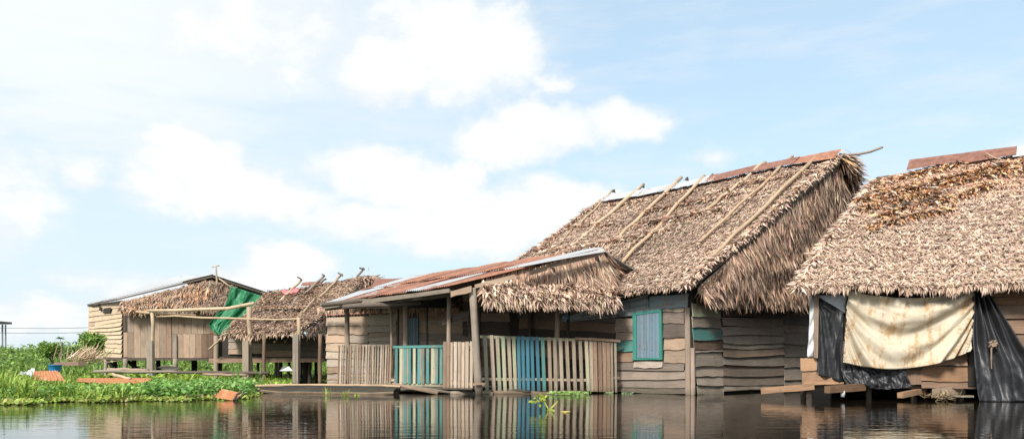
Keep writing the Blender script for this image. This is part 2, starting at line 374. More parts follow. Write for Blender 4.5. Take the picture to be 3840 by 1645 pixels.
# ------------------------------------------------------------------ setting: water, far bank
wm = MB(); wm.add([(-900, -60, 0), (900, -60, 0), (900, 1600, 0), (-900, 1600, 0)], [(0, 1, 2, 3)]); w = wm.build('water', M['water'], org=(0, 0, 0)); tag(w, kind='structure')
def bank_h(x, y):
    e = 44+3*math.sin(x*.11)+2*math.sin(x*.31+1)
    t = max(0, min(1, (y-e)/16)); return -.12+1.7*t*t*(3-2*t)+(.12*math.sin(x*.2+y*.13)*t)
def far_fn(u, v):
    x = -75+u*130; y = 40+v*v*400; X = x*(1+v*3); return Vector((X, y, bank_h(X, y)))
far = grid_obj('marsh_ground', M['mat_soil'], None, far_fn, 90, 160); tag(far, kind='structure')
GR = [(.16, .27, .045), (.11, .22, .035), (.22, .33, .06), (.09, .17, .03), (.27, .36, .09)]
def scatter_far():
    N = 85000; x = RNG.uniform(-50, 24, N); y = 43.5+24*RNG.random(N)
    z = np.array([bank_h(a, b) for a, b in zip(x, y)]); k = z > -.06; x, y, z = x[k], y[k], z[k]; N = len(x)
    cl = .75+.5*np.sin(x*.9)*np.sin(y*.7+1)+.25*np.sin(x*2.3+y)
    dr = np.stack([RNG.normal(0, .45, N), RNG.normal(0, .45, N), np.ones(N)], 1); nr = np.stack([RNG.normal(0, .5, N), -np.ones(N), RNG.normal(.3, .3, N)], 1)
    L = RNG.uniform(.3, .75, N)*np.clip(cl, .6, 1.5)
    strips('marsh_grass', M['leaf'], None, np.stack([x, y, z-.03], 1), dr, nr, L, RNG.uniform(.05, .12, N), RNG.uniform(0, .3, N), pick(GR, N, .2), (.8, 1, .6, .05), droop=RNG.uniform(0, .5, N))
scatter_far()
N = 5000; x = RNG.uniform(-46, 20, N); y = RNG.uniform(46, 62, N); z = np.array([bank_h(a, b) for a, b in zip(x, y)])+RNG.uniform(.2, .75, N); a = RNG.uniform(0, 6.28, N)
strips('marsh_leaves', M['leaf'], None, np.stack([x, y, z], 1), np.stack([np.cos(a), np.sin(a), RNG.uniform(-.1, .9, N)], 1), np.stack([-np.cos(a)*.4, -np.sin(a)*.4-.3, np.ones(N)], 1), RNG.uniform(.15, .32, N), RNG.uniform(.12, .24, N), np.zeros(N), pick([(.30, .44, .10), (.22, .36, .07), (.07, .14, .03)], N, .2), (.3, 1, .8, .1))
tag(bpy.data.objects['marsh_leaves'], 'broad leaves scattered through the far bank grass', 'leaves')
tag(bpy.data.objects['marsh_grass'], 'broad bed of green marsh grass along the far shore', 'grass')

def leafball(name, c, rx, ry, rz, n, lw, parent, cols=GR, up=.2):
    d = RNG.normal(0, 1, (n, 3)); d = unit(d); rr = RNG.random(n)**.45
    lump = 1+.25*np.sin(d[:, 0]*5+1)*np.sin(d[:, 2]*4+2)
    pos = np.array(c)[None]+d*np.array([rx, ry, rz])[None]*(rr*lump)[:, None]
    dr = unit(d*.5+RNG.normal(0, .6, (n, 3))+np.array([0, 0, up])); nr = unit(RNG.normal(0, .5, (n, 3))+np.array([0, -.3, 1.]))
    return strips(name, M['leaf'], parent, pos, dr, nr, RNG.uniform(.8, 1.5, n)*lw, RNG.uniform(.4, .7, n)*lw, RNG.uniform(-.3, .1, n), pick(cols, n, .22), (.3, 1, .7, .05), kind='stuff')
def shrub(name, px, py, Z, w, h, n, lw, label, cols=GR, cat='shrub'):
    base = P(px, py, Z); t = thing(name, base, label, cat)
    m = MB()
    for k in range(5):
        a = k*1.3; m.pole([base+Vector((.03*k, 0, -.1)), base+Vector((math.cos(a)*w*.25, math.sin(a)*w*.2, h*.55)), base+Vector((math.cos(a)*w*.4, math.sin(a)*w*.3, h*.85))], [.025, .018, .008], 5)
    m.build('stem', M['greydk'], t)
    leafball('foliage', base+Vector((0, 0, h*.62)), w*.5, w*.45, h*.42, n, lw, t, cols); return t
shrub('shrub', 345, 1345, 31, 1.0, .95, 1500, .12, 'dense green shrub against the left end of the pale boarded wall', [(.15, .27, .045), (.22, .36, .06), (.3, .44, .09)])
shrub('shrub', 190, 1352, 34, 1.0, .75, 1100, .11, 'darker bushy shrub left of the dry reed heap', [(.12, .24, .04), (.2, .34, .06), (.28, .4, .08)])
shrub('shrub', 268, 1350, 38, .9, .6, 700, .11, 'low rounded shrub behind the dry reed heap', [(.12, .22, .04), (.18, .3, .06)])
# slender plant with one umbrella-like crown
def papaya():
    b = P(232, 1340, 32); top = P(226, 1268, 32); t = thing('sapling', b, 'slender sapling with one flat leafy crown above the bushes', 'sapling')
    m = MB(); m.pole(wob_pts(b, top, 5, .02), [.02, .017, .014, .012, .008], 6); m.build('trunk', M['post'], t)
    n = 60; a = RNG.uniform(0, 6.28, n); dr = np.stack([np.cos(a), np.sin(a), RNG.uniform(-.1, .35, n)], 1)
    strips('crown', M['leaf'], t, np.repeat(np.array(top)[None], n, 0), dr, np.tile([0, 0, 1.], (n, 1)), RNG.uniform(.12, .26, n), RNG.uniform(.05, .09, n), RNG.uniform(-.2, .1, n), pick([(.18, .3, .06), (.25, .38, .1)], n), (.2, .6, 1, .1), kind='stuff')
papaya()
# far water tower frame and wires
def platform():
    t = thing('lookout_platform', P(22, 1302, 75), 'dark flat topped platform on two thin legs at the far left', 'platform')
    board('deck', M['conc'], t, P(-40, 1207, 75), P(45, 1207, 75), P(45, 1215, 75), P(-40, 1215, 75), Vector((0, -1, 0)), t=2.0, wob=0)
    for px in (9, 21): pole('leg', M['wire'], t, P(px, 1216, 74), P(px, 1312, 74), .07, .07, amp=0)
platform()
for i, (y0, lab) in enumerate([(1228, 'upper overhead wire running from the far platform to the hut'), (1246, 'lower overhead wire running from the far platform to the hut')]):
    m = MB(); m.pole([P(-300, y0-6, 90), P(0, y0+1, 88), P(200, y0+2, 86), P(420, y0-3, 84)], .035, 4, 0); o = m.build('overhead_wire', M['wire']); tag(o, lab, 'wire', 'overhead wires left of the hut')

# ------------------------------------------------------------------ thatch
TH = [(0.596, 0.439, 0.335), (0.520, 0.371, 0.278), (0.693, 0.539, 0.423), (0.401, 0.277, 0.206), (0.249, 0.167, 0.124), (0.629, 0.439, 0.309)]
THW = [.25, .21, .16, .17, .12, .09]
GBL = [(0.492, 0.351, 0.257), (0.369, 0.248, 0.185), (0.614, 0.442, 0.324), (0.246, 0.165, 0.123), (0.442, 0.260, 0.168)]
GBW = [.28, .26, .18, .16, .12]
ORG = [(0.638, 0.352, 0.176), (0.528, 0.275, 0.132), (0.682, 0.462, 0.264)]
def patch(TL, TR, BR, BL, sag=.0, freq=3.0, out=None):
    TL, TR, BR, BL = [np.array(x, float) for x in (TL, TR, BR, BL)]
    n0 = np.cross((TR+BR)/2-(TL+BL)/2, (BL+BR)/2-(TL+TR)/2); n0 /= np.linalg.norm(n0)
    if n0[2] < 0 and abs(n0[2]) > .05: n0 = -n0
    if out is not None and n0.dot(np.array(out)) < 0: n0 = -n0
    ph = RNG.uniform(0, 6, 6)
    def f(u, v):
        u = np.asarray(u)[:, None]; v = np.asarray(v)[:, None]
        p = (TL*(1-u)+TR*u)*(1-v)+(BL*(1-u)+BR*u)*v
        h = np.sin(ph[0]+u*freq*2.1)*np.sin(ph[1]+v*freq*1.7)+.5*np.sin(ph[2]+u*freq*5)*np.sin(ph[3]+v*freq*4)
        return p+n0*(h*sag)
    return f, n0
def sample(f, N):
    u = RNG.random(N*3); v = RNG.random(N*3); e = .01
    p = f(u, v); a = np.linalg.norm(np.cross(f(np.minimum(u+e, 1.01), v)-p, f(u, np.minimum(v+e, 1.01))-p), axis=1)
    k = RNG.random(N*3) < a/np.percentile(a, 97)
    return u[k][:N], v[k][:N]
def down_dir(f, u, v):
    e = .02; return unit(f(u, v+e)-f(u, v))
def thatch(f, n0, parent, dens, area, L, W, cols, cw, jit=.55, lift=.22, tier=0, name='thatch', tj=.02, zb=.02, gcol=None):
    N = int(dens*area); u, v = sample(f, N); N = len(u)
    if tier: v = np.clip((np.floor(v*tier)+RNG.beta(2, 1.2, N))/tier, 0, 1)
    p = f(u, v); d = down_dir(f, u, v); n = np.tile(n0, (N, 1)); s = unit(np.cross(d, n))
    dr = d+s*RNG.normal(0, jit, N)[:, None]+n*(lift+RNG.normal(0, lift*.6, N))[:, None]
    nr = n+s*RNG.normal(0, .4, N)[:, None]+d*RNG.normal(0, .2, N)[:, None]
    ll = RNG.uniform(.6, 1.4, N)*L
    c = pick(cols, N, .16, cw)
    if gcol is not None: c = gcol(u, v, c)
    return strips(name, M['thatch'], parent, p+n*RNG.uniform(-.02, zb+.02, N)[:, None]-d*(ll*.3)[:, None], dr, nr, ll, RNG.uniform(.6, 1.4, N)*W, RNG.uniform(-.35, .25, N), c, (.5, 1, .12))
LEAFM = []
def leaf_meshes():
    for k in range(8):
        K = 4; prof = (.5, .85, .6, .08); bend = random.uniform(-.25, .2); col = random.choice([TH[0], TH[1], TH[2], TH[3], GBL[0], GBL[2]])
        vs = []; fs = []
        for i in range(K):
            s = i/(K-1); w = prof[i]*.5; z = bend*s*s
            for th in (0, -.02): vs += [(-w, s, z+.06*w*(1)+th), (0, s, z-.12*w+th), (w, s, z+.06*w+th)]
        for i in range(K-1):
            a = i*6; b = a+6
            fs += [(a, a+1, b+1, b), (a+1, a+2, b+2, b+1), (a+3, b+3, b+4, a+4), (a+4, b+4, b+5, a+5), (a, b, b+3, a+3), (a+2, a+5, b+5, b+2)]
        me = bpy.data.meshes.new('palm_leaf'); me.from_pydata(vs, [], fs); me.materials.append(M['thatch'])
        ca = me.color_attributes.new('Col', 'FLOAT_COLOR', 'POINT'); ca.data.foreach_set('color', np.tile(np.array([*col, 1], np.float32), len(vs))); me.update(); LEAFM.append(me)
leaf_meshes()
def leaf_obj(parent, pos, d, n, L, W):
    d = Vector(d).normalized(); x = d.cross(Vector(n)).normalized(); z = x.cross(d)
    o = bpy.data.objects.new('palm_leaf', random.choice(LEAFM)); COL.objects.link(o); o.parent = parent
    m = Matrix((x*W, d*L, z*L*.6)).transposed().to_4x4(); m.translation = Vector(pos)-WO[parent.name]; o.matrix_local = m
def fringe(f, n0, parent, v0, n_obj, n_stuff, L, W, u0=0, u1=1, dn=.75, cols=TH, cw=THW, name='thatch_fringe', out=.3, side=0.0):
    """ragged leaf tips hanging at the edge v = v0"""
    def mk(N):
        u = RNG.uniform(u0, u1, N); v = v0-RNG.uniform(0, .045, N); p = f(u, v); d = down_dir(f, u, v); n = np.tile(n0, (N, 1)); s = unit(np.cross(d, n))
        dr = d*(1-dn)+np.array([0, 0, -1.])*dn+s*(side+RNG.normal(0, .2, N))[:, None]+n*(RNG.normal(out*.4, out*.4, N))[:, None]
        nr = n+s*RNG.normal(0, .5, N)[:, None]; return u, p, dr, nr
    u, p, dr, nr = mk(n_stuff); N = n_stuff; clump = .8+.35*np.sin(u*41+1)*np.sin(u*97)
    strips(name, M['thatch'], parent, p, dr, nr, RNG.uniform(.5, 1.1, N)*L*clump, RNG.uniform(.6, 1.2, N)*W, RNG.uniform(-.2, .15, N), pick(cols, N, .18, cw), (.6, 1, .6, .05))
    u, p, dr, nr = mk(n_obj)
    for i in range(n_obj):
        leaf_obj(parent, p[i]+n0*random.uniform(0, .04), dr[i], nr[i], L*random.uniform(.7, 1.25), W*random.uniform(.8, 1.4))
def ruffle(f, n0, parent, segs, N, L, W, cols, cw=None, lift=.7, name='thatch_ruffle', jit=.7):
    """lifted untidy rows; segs = [(u0,v0,u1,v1,weight)]"""
    ws = np.array([s[4] for s in segs], float); k = RNG.choice(len(segs), N, p=ws/ws.sum()); t = RNG.random(N); S = np.array([s[:4] for s in segs])[k]
    u = S[:, 0]+(S[:, 2]-S[:, 0])*t; v = S[:, 1]+(S[:, 3]-S[:, 1])*t+RNG.normal(0, .008, N)
    p = f(u, v); d = down_dir(f, u, v); n = np.tile(n0, (N, 1)); s = unit(np.cross(d, n))
    dr = d+s*RNG.normal(0, jit, N)[:, None]+n*(RNG.uniform(0, lift, N))[:, None]; nr = n+s*RNG.normal(0, .6, N)[:, None]
    strips(name, M['thatch'], parent, p+n*RNG.uniform(0, .07, N)[:, None], dr, nr, RNG.uniform(.5, 1.3, N)*L, RNG.uniform(.6, 1.4, N)*W, RNG.uniform(-.5, .2, N), pick(cols, N, .2, cw), (.5, 1, .1))
def slab(f, n0, parent, name='roof_underlay', t=.09, nu=14, nv=10, mat='under'):
    n = Vector(n0)
    def top(u, v): return Vector(f(np.array([u]), np.array([v]))[0])
    m = MB(); vs, fs = sheetgrid(top, nu, nv); m.add([x-n*.015 for x in vs], fs); m.add([x-n*t for x in vs], [q[::-1] for q in fs])
    off = len(vs)
    rim = [i for i in range(nu+1)]+[j*(nu+1)+nu for j in range(1, nv+1)]+[nv*(nu+1)+i for i in range(nu-1, -1, -1)]+[j*(nu+1) for j in range(nv-1, 0, -1)]
    for a, b in zip(rim, rim[1:]+rim[:1]): m.f.append((a, b, b+off, a+off))
    return m.build(name, M[mat], parent)
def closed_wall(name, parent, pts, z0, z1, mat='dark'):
    """plain sheet along plan points, added to block light"""
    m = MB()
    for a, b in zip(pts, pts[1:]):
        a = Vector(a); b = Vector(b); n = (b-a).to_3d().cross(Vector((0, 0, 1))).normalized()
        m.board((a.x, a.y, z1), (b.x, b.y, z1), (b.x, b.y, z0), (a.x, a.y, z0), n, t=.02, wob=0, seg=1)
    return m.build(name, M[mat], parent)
def boards(parent, pl, conv, rows, name='plank', lap=.034, off=0.0, t=.02, wob=.009):
    """rows: (mat, xl, xr, yTL, yTR, yBL, yBR)"""
    for r in rows:
        mat, xl, xr, a, b, c, d = r[:7]; q = [pl.hit(*conv(x, y), off) for x, y in ((xl, a), (xr, b), (xr, d+2), (xl, c+2))]
        o = board(name, M[mat], parent, *q, pl.n, t=t, lap=lap*random.uniform(.6, 1.3), wob=wob, seg=5)
        if len(r) > 7: o['label'] = r[7]
def rowset(mats, xl, xr, ysl, ysr=None, jx=3):
    ysr = ysr or ysl; out = []
    for i in range(len(ysl)-1):
        out.append((random.choice(mats), xl+random.uniform(-jx, jx), xr+random.uniform(-jx, jx), ysl[i], ysr[i], ysl[i+1], ysr[i+1]))
    return out
def post(name, mat, parent, conv, x0, y0, x1, y1, Z, r=None, wpx=None, r1=None, sides=8, amp=.012):
    a = P(*conv(x0, y0), Z); b = P(*conv(x1, y1), Z); return pole(name, M[mat], parent, a, b, r, r1 or r, n=6, amp=amp, sides=sides)
ident = lambda x, y: (x, y)
def v3(p2, z): return Vector((p2[0], p2[1], z))

# ------------------------------------------------------------------ HOUSE A: the big thatched house
H = thing('thatched_house', (3.74, 16.5, 0), 'large thatched plank house with poles on its steep roof and a teal framed window', 'house')
C = Vector((3.74, 16.5, 0)); dl = Vector((-1, 1, 0)); dg = Vector((1, 1, 0))
WL = Plane(C, C+dl); WG = Plane(C, C+dg)
# walls, board by board
boards(H, WL, c6, [
 ('grey', 112, 236, 268, 262, 360, 355), ('grey', 115, 241, 362, 358, 415, 415), ('teal', 118, 244, 418, 415, 495, 490, 'worn teal painted plank'),
 ('brown', 120, 246, 495, 493, 567, 560), ('grey', 122, 592, 567, 575, 622, 628), ('grey', 125, 632, 627, 627, 692, 682), ('grey', 128, 652, 693, 672, 742, 745),
 ('greydk', 131, 612, 745, 750, 772, 789), ('grey', 443, 590, 195, 190, 218, 215), ('grey', 443, 590, 218, 215, 298, 297), ('greydk', 446, 606, 300, 296, 398, 393, 'almost black plank'),
 ('tan', 450, 632, 400, 393, 482, 475), ('tan', 452, 636, 485, 480, 570, 572), ('bluelt', 345, 616, 115, 92, 205, 185, 'wide plank with worn blue grey paint')])
boards(H, WL, c6, [('greylt', 246, 446, 561, 559, 604, 607)], off=.03)
boards(H, WL, c6, rowset(['greydk', 'brown'], -560, 112, [150, 215, 265, 330, 395, 460, 520, 590, 650, 710, 765], [165, 245, 300, 362, 418, 495, 567, 622, 690, 742, 772], 6))
boards(H, WG, c6, [
 ('brown', 665, 832, 110, 125, 170, 185), ('green', 635, 831, 160, 180, 250, 258, 'plank with faded green paint'), ('greylt', 635, 833, 250, 258, 325, 330), ('teal', 640, 839, 333, 330, 418, 412, 'bright teal painted plank'),
 ('brown', 645, 845, 420, 415, 480, 475), ('greylt', 650, 845, 478, 472, 500, 492), ('greylt', 650, 842, 502, 498, 600, 590), ('greylt', 652, 848, 602, 595, 668, 662), ('greylt', 665, 842, 672, 668, 728, 728), ('greylt', 668, 848, 732, 730, 793, 790)])
boards(H, WG, c6, rowset(['greylt', 'greylt', 'grey', 'tan'], 846, 1268, [140, 200, 255, 322, 378, 437, 475, 535, 592, 665, 728, 772], [170, 212, 262, 322, 375, 437, 468, 520, 590, 662, 724, 748], 2), wob=.014)
boards(H, WG, c6, rowset(['greylt', 'grey', 'grey', 'brown'], 1271, 1460, [190, 240, 310, 360, 442, 532, 605, 692, 735], [200, 245, 312, 362, 445, 530, 603, 690, 722], 2), wob=.01)
for (x0, x1, y0, y1) in ((600, 634, 190, 795), (640, 666, 470, 797)):
    board('corner_board', M['grey'], H, WL.hit(*c6(x0, y0), .03), WL.hit(*c6(x1, y0), .03), WL.hit(*c6(x1+4, y1), .03), WL.hit(*c6(x0+4, y1), .03), WL.n, t=.03)
closed_wall('shade_lining', H, [tuple((C+dl*5.3-WL.n*.03)[:2]), tuple((C-WL.n*.03-WG.n*.03)[:2]), tuple((C+dg*8.2-WG.n*.03)[:2]), tuple((C+dg*8.2+dl*5.3)[:2]), tuple((C+dl*5.3-WL.n*.03)[:2])], -.2, 2.25)  # dark box added behind the boards to keep light out
# corrugated piece beside the window
q = [WL.hit(*c6(x, y), .07) for x, y in ((-260, 262), (347, 98), (356, 238), (-260, 292))]
o = corrugated('wall_sheet', M['zincdk'], H, *q, pitch=.085, amp=.014, along='u')
# window
win = MB(); win.board(WL.hit(*c6(252, 230), .04), WL.hit(*c6(438, 215), .04), WL.hit(*c6(442, 545), .04), WL.hit(*c6(252, 545), .04), WL.n, t=.015, wob=0, seg=1)
wn = win.build('window', M['greydk'], H)
for a, b, c_, d in (((243, 232), (271, 226), (271, 550), (245, 552)), ((425, 206), (443, 203), (449, 550), (430, 550)), ((243, 540), (449, 538), (449, 552), (243, 554)), ((262, 226), (441, 203), (441, 219), (262, 242))):
    board('frame', M['tealfr'], wn, *[WL.hit(*c6(*k), .055) for k in (a, b, c_, d)], WL.n, t=.04 if a[1] != 540 else .046, wob=.002, seg=2)
for i in range(7):
    x0 = 272+i*22; board('shutter_plank', M['bluegrey'], wn, WL.hit(*c6(x0, 240-i*3), .06), WL.hit(*c6(x0+20.5, 238-i*3), .06), WL.hit(*c6(x0+21, 538), .06), WL.hit(*c6(x0+.5, 538), .06), WL.n, t=.02, wob=.002, seg=2)
# roof
E1 = P(2588, 1076, 16.0); AP = Vector((8.2, 19.76, 5.75)); RL = AP+dl*5.35; EL = E1+Vector((-5.1, 5.1, 0))
fL, nL = patch(RL, AP, E1, EL, .05, 3)
slab(fL, nL, H)
def grad_L(u, v, c):
    k = (.9+.16*np.sin(u*9+v*3)*np.sin(v*7))[:, None]; return c*k
thatch(fL, nL, H, 1500, 46, .12, .021, TH, THW, jit=.75, lift=.12, tier=26, gcol=grad_L)
fringe(fL, nL, H, 1.0, 150, 3200, .15, .026)
ruffle(fL, nL, H, [(.1, .09, .5, .085, 1.5), (.35, .27, .75, .22, 4), (.45, .42, .75, .36, 3), (.25, .62, .62, .5, 3), (0, .1, .06, .5, 1), (.6, .15, .97, .12, 2), (.02, .3, .3, .36, 1.5), (.0, .5, .25, .58, 1.5)], 5200, .22, .036, [TH[0], TH[2], GBL[3], (.5, .3, .2), GBL[1]], lift=.7)
ruffle(fL, nL, H, [(.985, 0, .985, 1, 3), (.01, 0, .01, 1, 2)], 3000, .22, .036, TH[:4], lift=.5)
for (u0, v0, u1, v1) in ((.36, .285, .72, .235), (.47, .435, .66, .395)):   # dark strips painted as the shade in gaps between the layers
    m = MB(); pts = [Vector(fL(np.array([u0+(u1-u0)*k/9]), np.array([v0+(v1-v0)*k/9]))[0])+Vector(nL)*.02 for k in range(10)]; m.pole([p+Vector(nL)*.03 for p in pts], [.01]+[.05]*8+[.01], 5, .6); m.build('gap_shade_strip', M['dark'], H)
# right slope
E2 = AP+Vector((3.76, 4.63, 0))*1.0; E2.z = E1.z; ER = E2+dl*5.3
fR, nR = patch(AP, RL, ER, E2, .03, 3); slab(fR, nR, H)
thatch(fR, nR, H, 40, 40, .3, .07, TH, THW, name='thatch')
ruffle(fR, nR, H, [(.01, 0, .01, .55, 3)], 500, .34, .055, GBL, lift=.8)
# gable hung with long leaves
GB = Vector((3.74+.1, 16.5-.35, 2.04)); GM = Vector((7.9, 19.9, 2.16)); GE = Vector((11.6, 24.0, 1.9)); APg = AP+Vector((-.12, .15, -.12))
Em = E1+Vector((.1, .0, -.1))
fG, nG = patch(Em.lerp(APg, .04), APg, GM, GB, .05, 3, out=(.7, -.7, .1))
slab(fG, nG, H, 'gable_underlay')
thatch(fG, nG, H, 900, 15, .34, .026, GBL, GBW, jit=.2, lift=.12, tier=5, zb=.05, name='gable_thatch')
fringe(fG, nG, H, 1.0, 110, 1500, .33, .04, cols=GBL, cw=GBW, dn=.6, out=.35)
ruffle(fG, nG, H, [(.5, .52, 1, .47, 3), (.1, .8, .9, .86, 2), (.55, .2, 1, .17, 2)], 1300, .34, .038, GBL, lift=.5, jit=.3)
fG2, nG2 = patch(APg, APg.lerp(GE, .05), GE, GM, .03, 3, out=(.7, -.7, .1))
slab(fG2, nG2, H, 'gable_underlay'); thatch(fG2, nG2, H, 260, 12, .42, .05, GBL, GBW, jit=.22, lift=.12, tier=5, zb=.05, name='gable_thatch')
# shaggy bundle at the apex
n = 420; a = RNG.uniform(0, 1, n); base = np.array(AP)[None]+np.outer(RNG.uniform(-.1, 1.0, n), np.array((.45, .55, -.45)))+RNG.normal(0, .06, (n, 3))
dr = np.stack([RNG.uniform(.2, 1.0, n), RNG.uniform(-.9, .2, n), RNG.uniform(-1.0, -.1, n)], 1)
strips('ridge_bundle', M['thatch'], H, base, dr, RNG.normal(0, .5, (n, 3))+np.array([.3, -.6, .6]), RNG.uniform(.2, .5, n), RNG.uniform(.03, .06, n), RNG.uniform(-.4, .1, n), pick(GBL, n, .25), (.5, 1, .1))
# ridge cap sheets and poles
def on(f, n0, u, v, off=0): return Vector(f(np.array([u]), np.array([v]))[0])+Vector(n0)*off
cuts = [(.03, .2, 'zinc'), (.2, .36, 'zinc'), (.36, .50, 'zinc'), (.50, .54, 'zincrust'), (.54, .70, 'rust'), (.69, .85, 'rust'), (.84, .99, 'rustor')]
for i, (a, b, mt) in enumerate(cuts):
    corrugated('ridge_sheet', M[mt], H, on(fL, nL, a, -.02, .13), on(fL, nL, b, -.02, .14+.006*(i % 2)), on(fL, nL, b+.004, .048, .12+.006*(i % 2)), on(fL, nL, a, .052, .11), pitch=.1, amp=.012, along='u')
PLr = Plane(fL(np.array([.5]), np.array([0.]))[0], fL(np.array([1.]), np.array([.0]))[0], fL(np.array([.5]), np.array([1.]))[0])
for (x0, y0, x1, y1, r) in ((2300, 728, 2150, 880, .028), (2418, 705, 2147, 934, .05), (2561, 681, 2270, 945, .048), (2646, 676, 2340, 991, .042), (2877, 626, 2650, 795, .04), (2975, 605, 2630, 915, .034), (3070, 600, 2640, 1000, .042), (2320, 975, 2395, 905, .025)):
    pole('roof_pole', M['pole'], H, PLr.hit(x0, y0, .13), PLr.hit(x1, y1, .065), r*1.1, r*.95, n=9, amp=.035)
for (x, y) in ((2300, 724), (2575, 680), (2670, 668), (2857, 632), (2970, 606), (2410, 706)):
    m = MB(); q = PLr.hit(x, y+6, .1)+Vector((.05, .1, 0)); m.pole([q, q+Vector((.02, -.02, .10))], [.07, .02], 4); m.build('ridge_peg', M['greydk'], H)
pole('ridge_pole', M['post'], H, AP+Vector((-.4, .4, -.02)), P(3310, 553, 18.9), .04, .028, n=6, amp=.03)

# ------------------------------------------------------------------ HOUSE B: thatched house at the right with tarps
K0 = P(3000, 1370, 14.25); K1 = P(3900, 1370, 13.55); WK = Plane(v3(K0, 0), v3(K1, 0)); kd = (v3(K1, 0)-v3(K0, 0)).normalized()
HB = thing('thatched_house', v3(K0, 0), 'thatched plank house at the right edge with cloth and plastic hung on its front', 'house')
far_r = v3(K0, 0)+kd*8.5
closed_wall('shade_lining', HB, [(9.6, 19.0), tuple((WK.hit(3046, 1370)-WK.n*.05)[:2]), tuple((far_r-WK.n*.05)[:2]), tuple((far_r+Vector((.5, 5.5, 0)))[:2]), (9.6, 19.0)], .25, 2.1)
closed_wall('shade_skirt', HB, [tuple((v3(K0, 0)+Vector((.9, .9, 0)))[:2]), (9.4, 18.8), tuple((far_r+Vector((.4, 5.3, 0)))[:2])], -.3, .25)  # dark skirt added below the floor to shut out bright water behind
bB = [('orange', 172, 276, 584, 584, 664, 664), ('orange', 182, 440, 668, 664, 752, 738), ('orange', 1000, 1240, 540, 540, 582, 584), ('brown', 942, 1238, 584, 586, 632, 632), ('orange', 940, 1242, 636, 634, 732, 732, 'bright orange plank with a dark knot stain'),
      ('brown', 946, 1242, 734, 734, 776, 776), ('brown', 846, 942, 655, 655, 750, 750), ('orange', 1330, 1900, 142, 128, 194, 184), ('orange', 1350, 1900, 198, 190, 240, 232), ('brown', 1380, 1900, 240, 236, 334, 328), ('brown', 1420, 1900, 336, 330, 430, 424),
      ('brown', 1440, 1900, 432, 430, 528, 522), ('orange', 1500, 1900, 530, 526, 610, 606), ('brown', 1500, 1900, 612, 608, 690, 690), ('brown', 1500, 1900, 692, 690, 775, 775), ('greydk', 440, 950, 480, 480, 560, 560), ('greydk', 440, 950, 562, 562, 660, 660)]
boards(HB, WK, c7, bB, t=.025)
boards(HB, WK, c7, rowset(['brown', 'orange'], 1900, 2250, [128, 190, 236, 330, 430, 526, 608, 690, 775]), t=.025)
board('floor_trim', M['orange'], HB, *[WK.hit(*c7(x, y), .05) for x, y in ((190, 738), (446, 738), (446, 752), (190, 754))], WK.n, t=.03)
board('post', M['tan'], HB, *[WK.hit(*c7(x, y), .05) for x, y in ((258, 140), (286, 140), (278, 582), (254, 582))], WK.n, t=.06)
for x in (215, 640, 930, 1240, 1560, 1900): pole('stilt', M['greydk'], HB, WK.hit(*c7(x, 740), -.25), v3(WK.hit(*c7(x, 740), -.25), -.3), .05)
fl = MB(); a = v3(K0, .26)-WK.n*.05; b = far_r+Vector((0, 0, .26))-WK.n*.05; c_ = b+Vector((.5, 5.5, 0)); d = Vector((9.6, 19.0, .26)); fl.add([a, b, c_, d, a-Vector((0, 0, .06)), b-Vector((0, 0, .06)), c_-Vector((0, 0, .06)), d-Vector((0, 0, .06))], [(0, 1, 2, 3), (7, 6, 5, 4), (0, 4, 5, 1), (1, 5, 6, 2), (2, 6, 7, 3), (3, 7, 4, 0)]); fl.build('floor', M['greydk'], HB)
BE1 = P(2985, 1074, 13.9); BE2 = P(4300, 1062, 12.7); BR1 = P(3292, 662, 17.3); BR2 = P(4450, 490, 15.4)
fB, nB = patch(BR1, BR2, BE2, BE1, .06, 3)
slab(fB, nB, HB)
def grad_B(u, v, c):
    o_ = np.array((.62, .40, .26)); m = np.clip((.42-v)*2.4+.3*np.sin(u*11)*np.sin(v*17), 0, .65)[:, None]; return c*(1-m)+c/np.array((.5, .4, .3))*o_*m*.95
thatch(fB, nB, HB, 1500, 34, .12, .021, TH, THW, jit=.8, lift=.12, tier=22, gcol=grad_B)
fringe(fB, nB, HB, 1.0, 220, 4400, .19, .025, dn=.85, u1=1)
ruffle(fB, nB, HB, [(0, .09, .3, .03, 2), (0, .27, .55, .11, 6), (.03, .36, .3, .26, 3), (.12, .45, .45, .28, 3), (.1, .56, .35, .42, 2.5), (.3, .22, .7, .14, 3), (.05, .2, .3, .17, 3)], 5600, .22, .042, ORG+[TH[2], GBL[3], GBL[1]], lift=.85)
ruffle(fB, nB, HB, [(.004, .02, .004, 1, 3)], 2000, .2, .035, TH[:4], lift=.4)
for (u0, v0, u1, v1) in ((.03, .27, .5, .125), (.12, .43, .3, .355)):  # near-black strips stand in for shade under the lifted rows
    m = MB(); pts = [on(fB, nB, u0+(u1-u0)*k/9, v0+(v1-v0)*k/9, .02) for k in range(10)]; m.pole([p+Vector(nB)*.03 for p in pts], [.01]+[.075]*8+[.01], 5, .5); m.build('gap_shade_strip', M['dark'], HB)
fH, nH = patch(BR1+Vector((0, .1, 0)), BR1, BE1, Vector((9.3, 19.2, 2.0)), .02, 3, out=(-.7, .5, .4)); slab(fH, nH, HB)
thatch(fH, nH, HB, 60, 8, .25, .06, TH, THW)
fK, nK = patch(BR2, BR1, Vector((10, 19.6, 2.0)), Vector((17, 18, 2.0)), .02, 3); slab(fK, nK, HB)
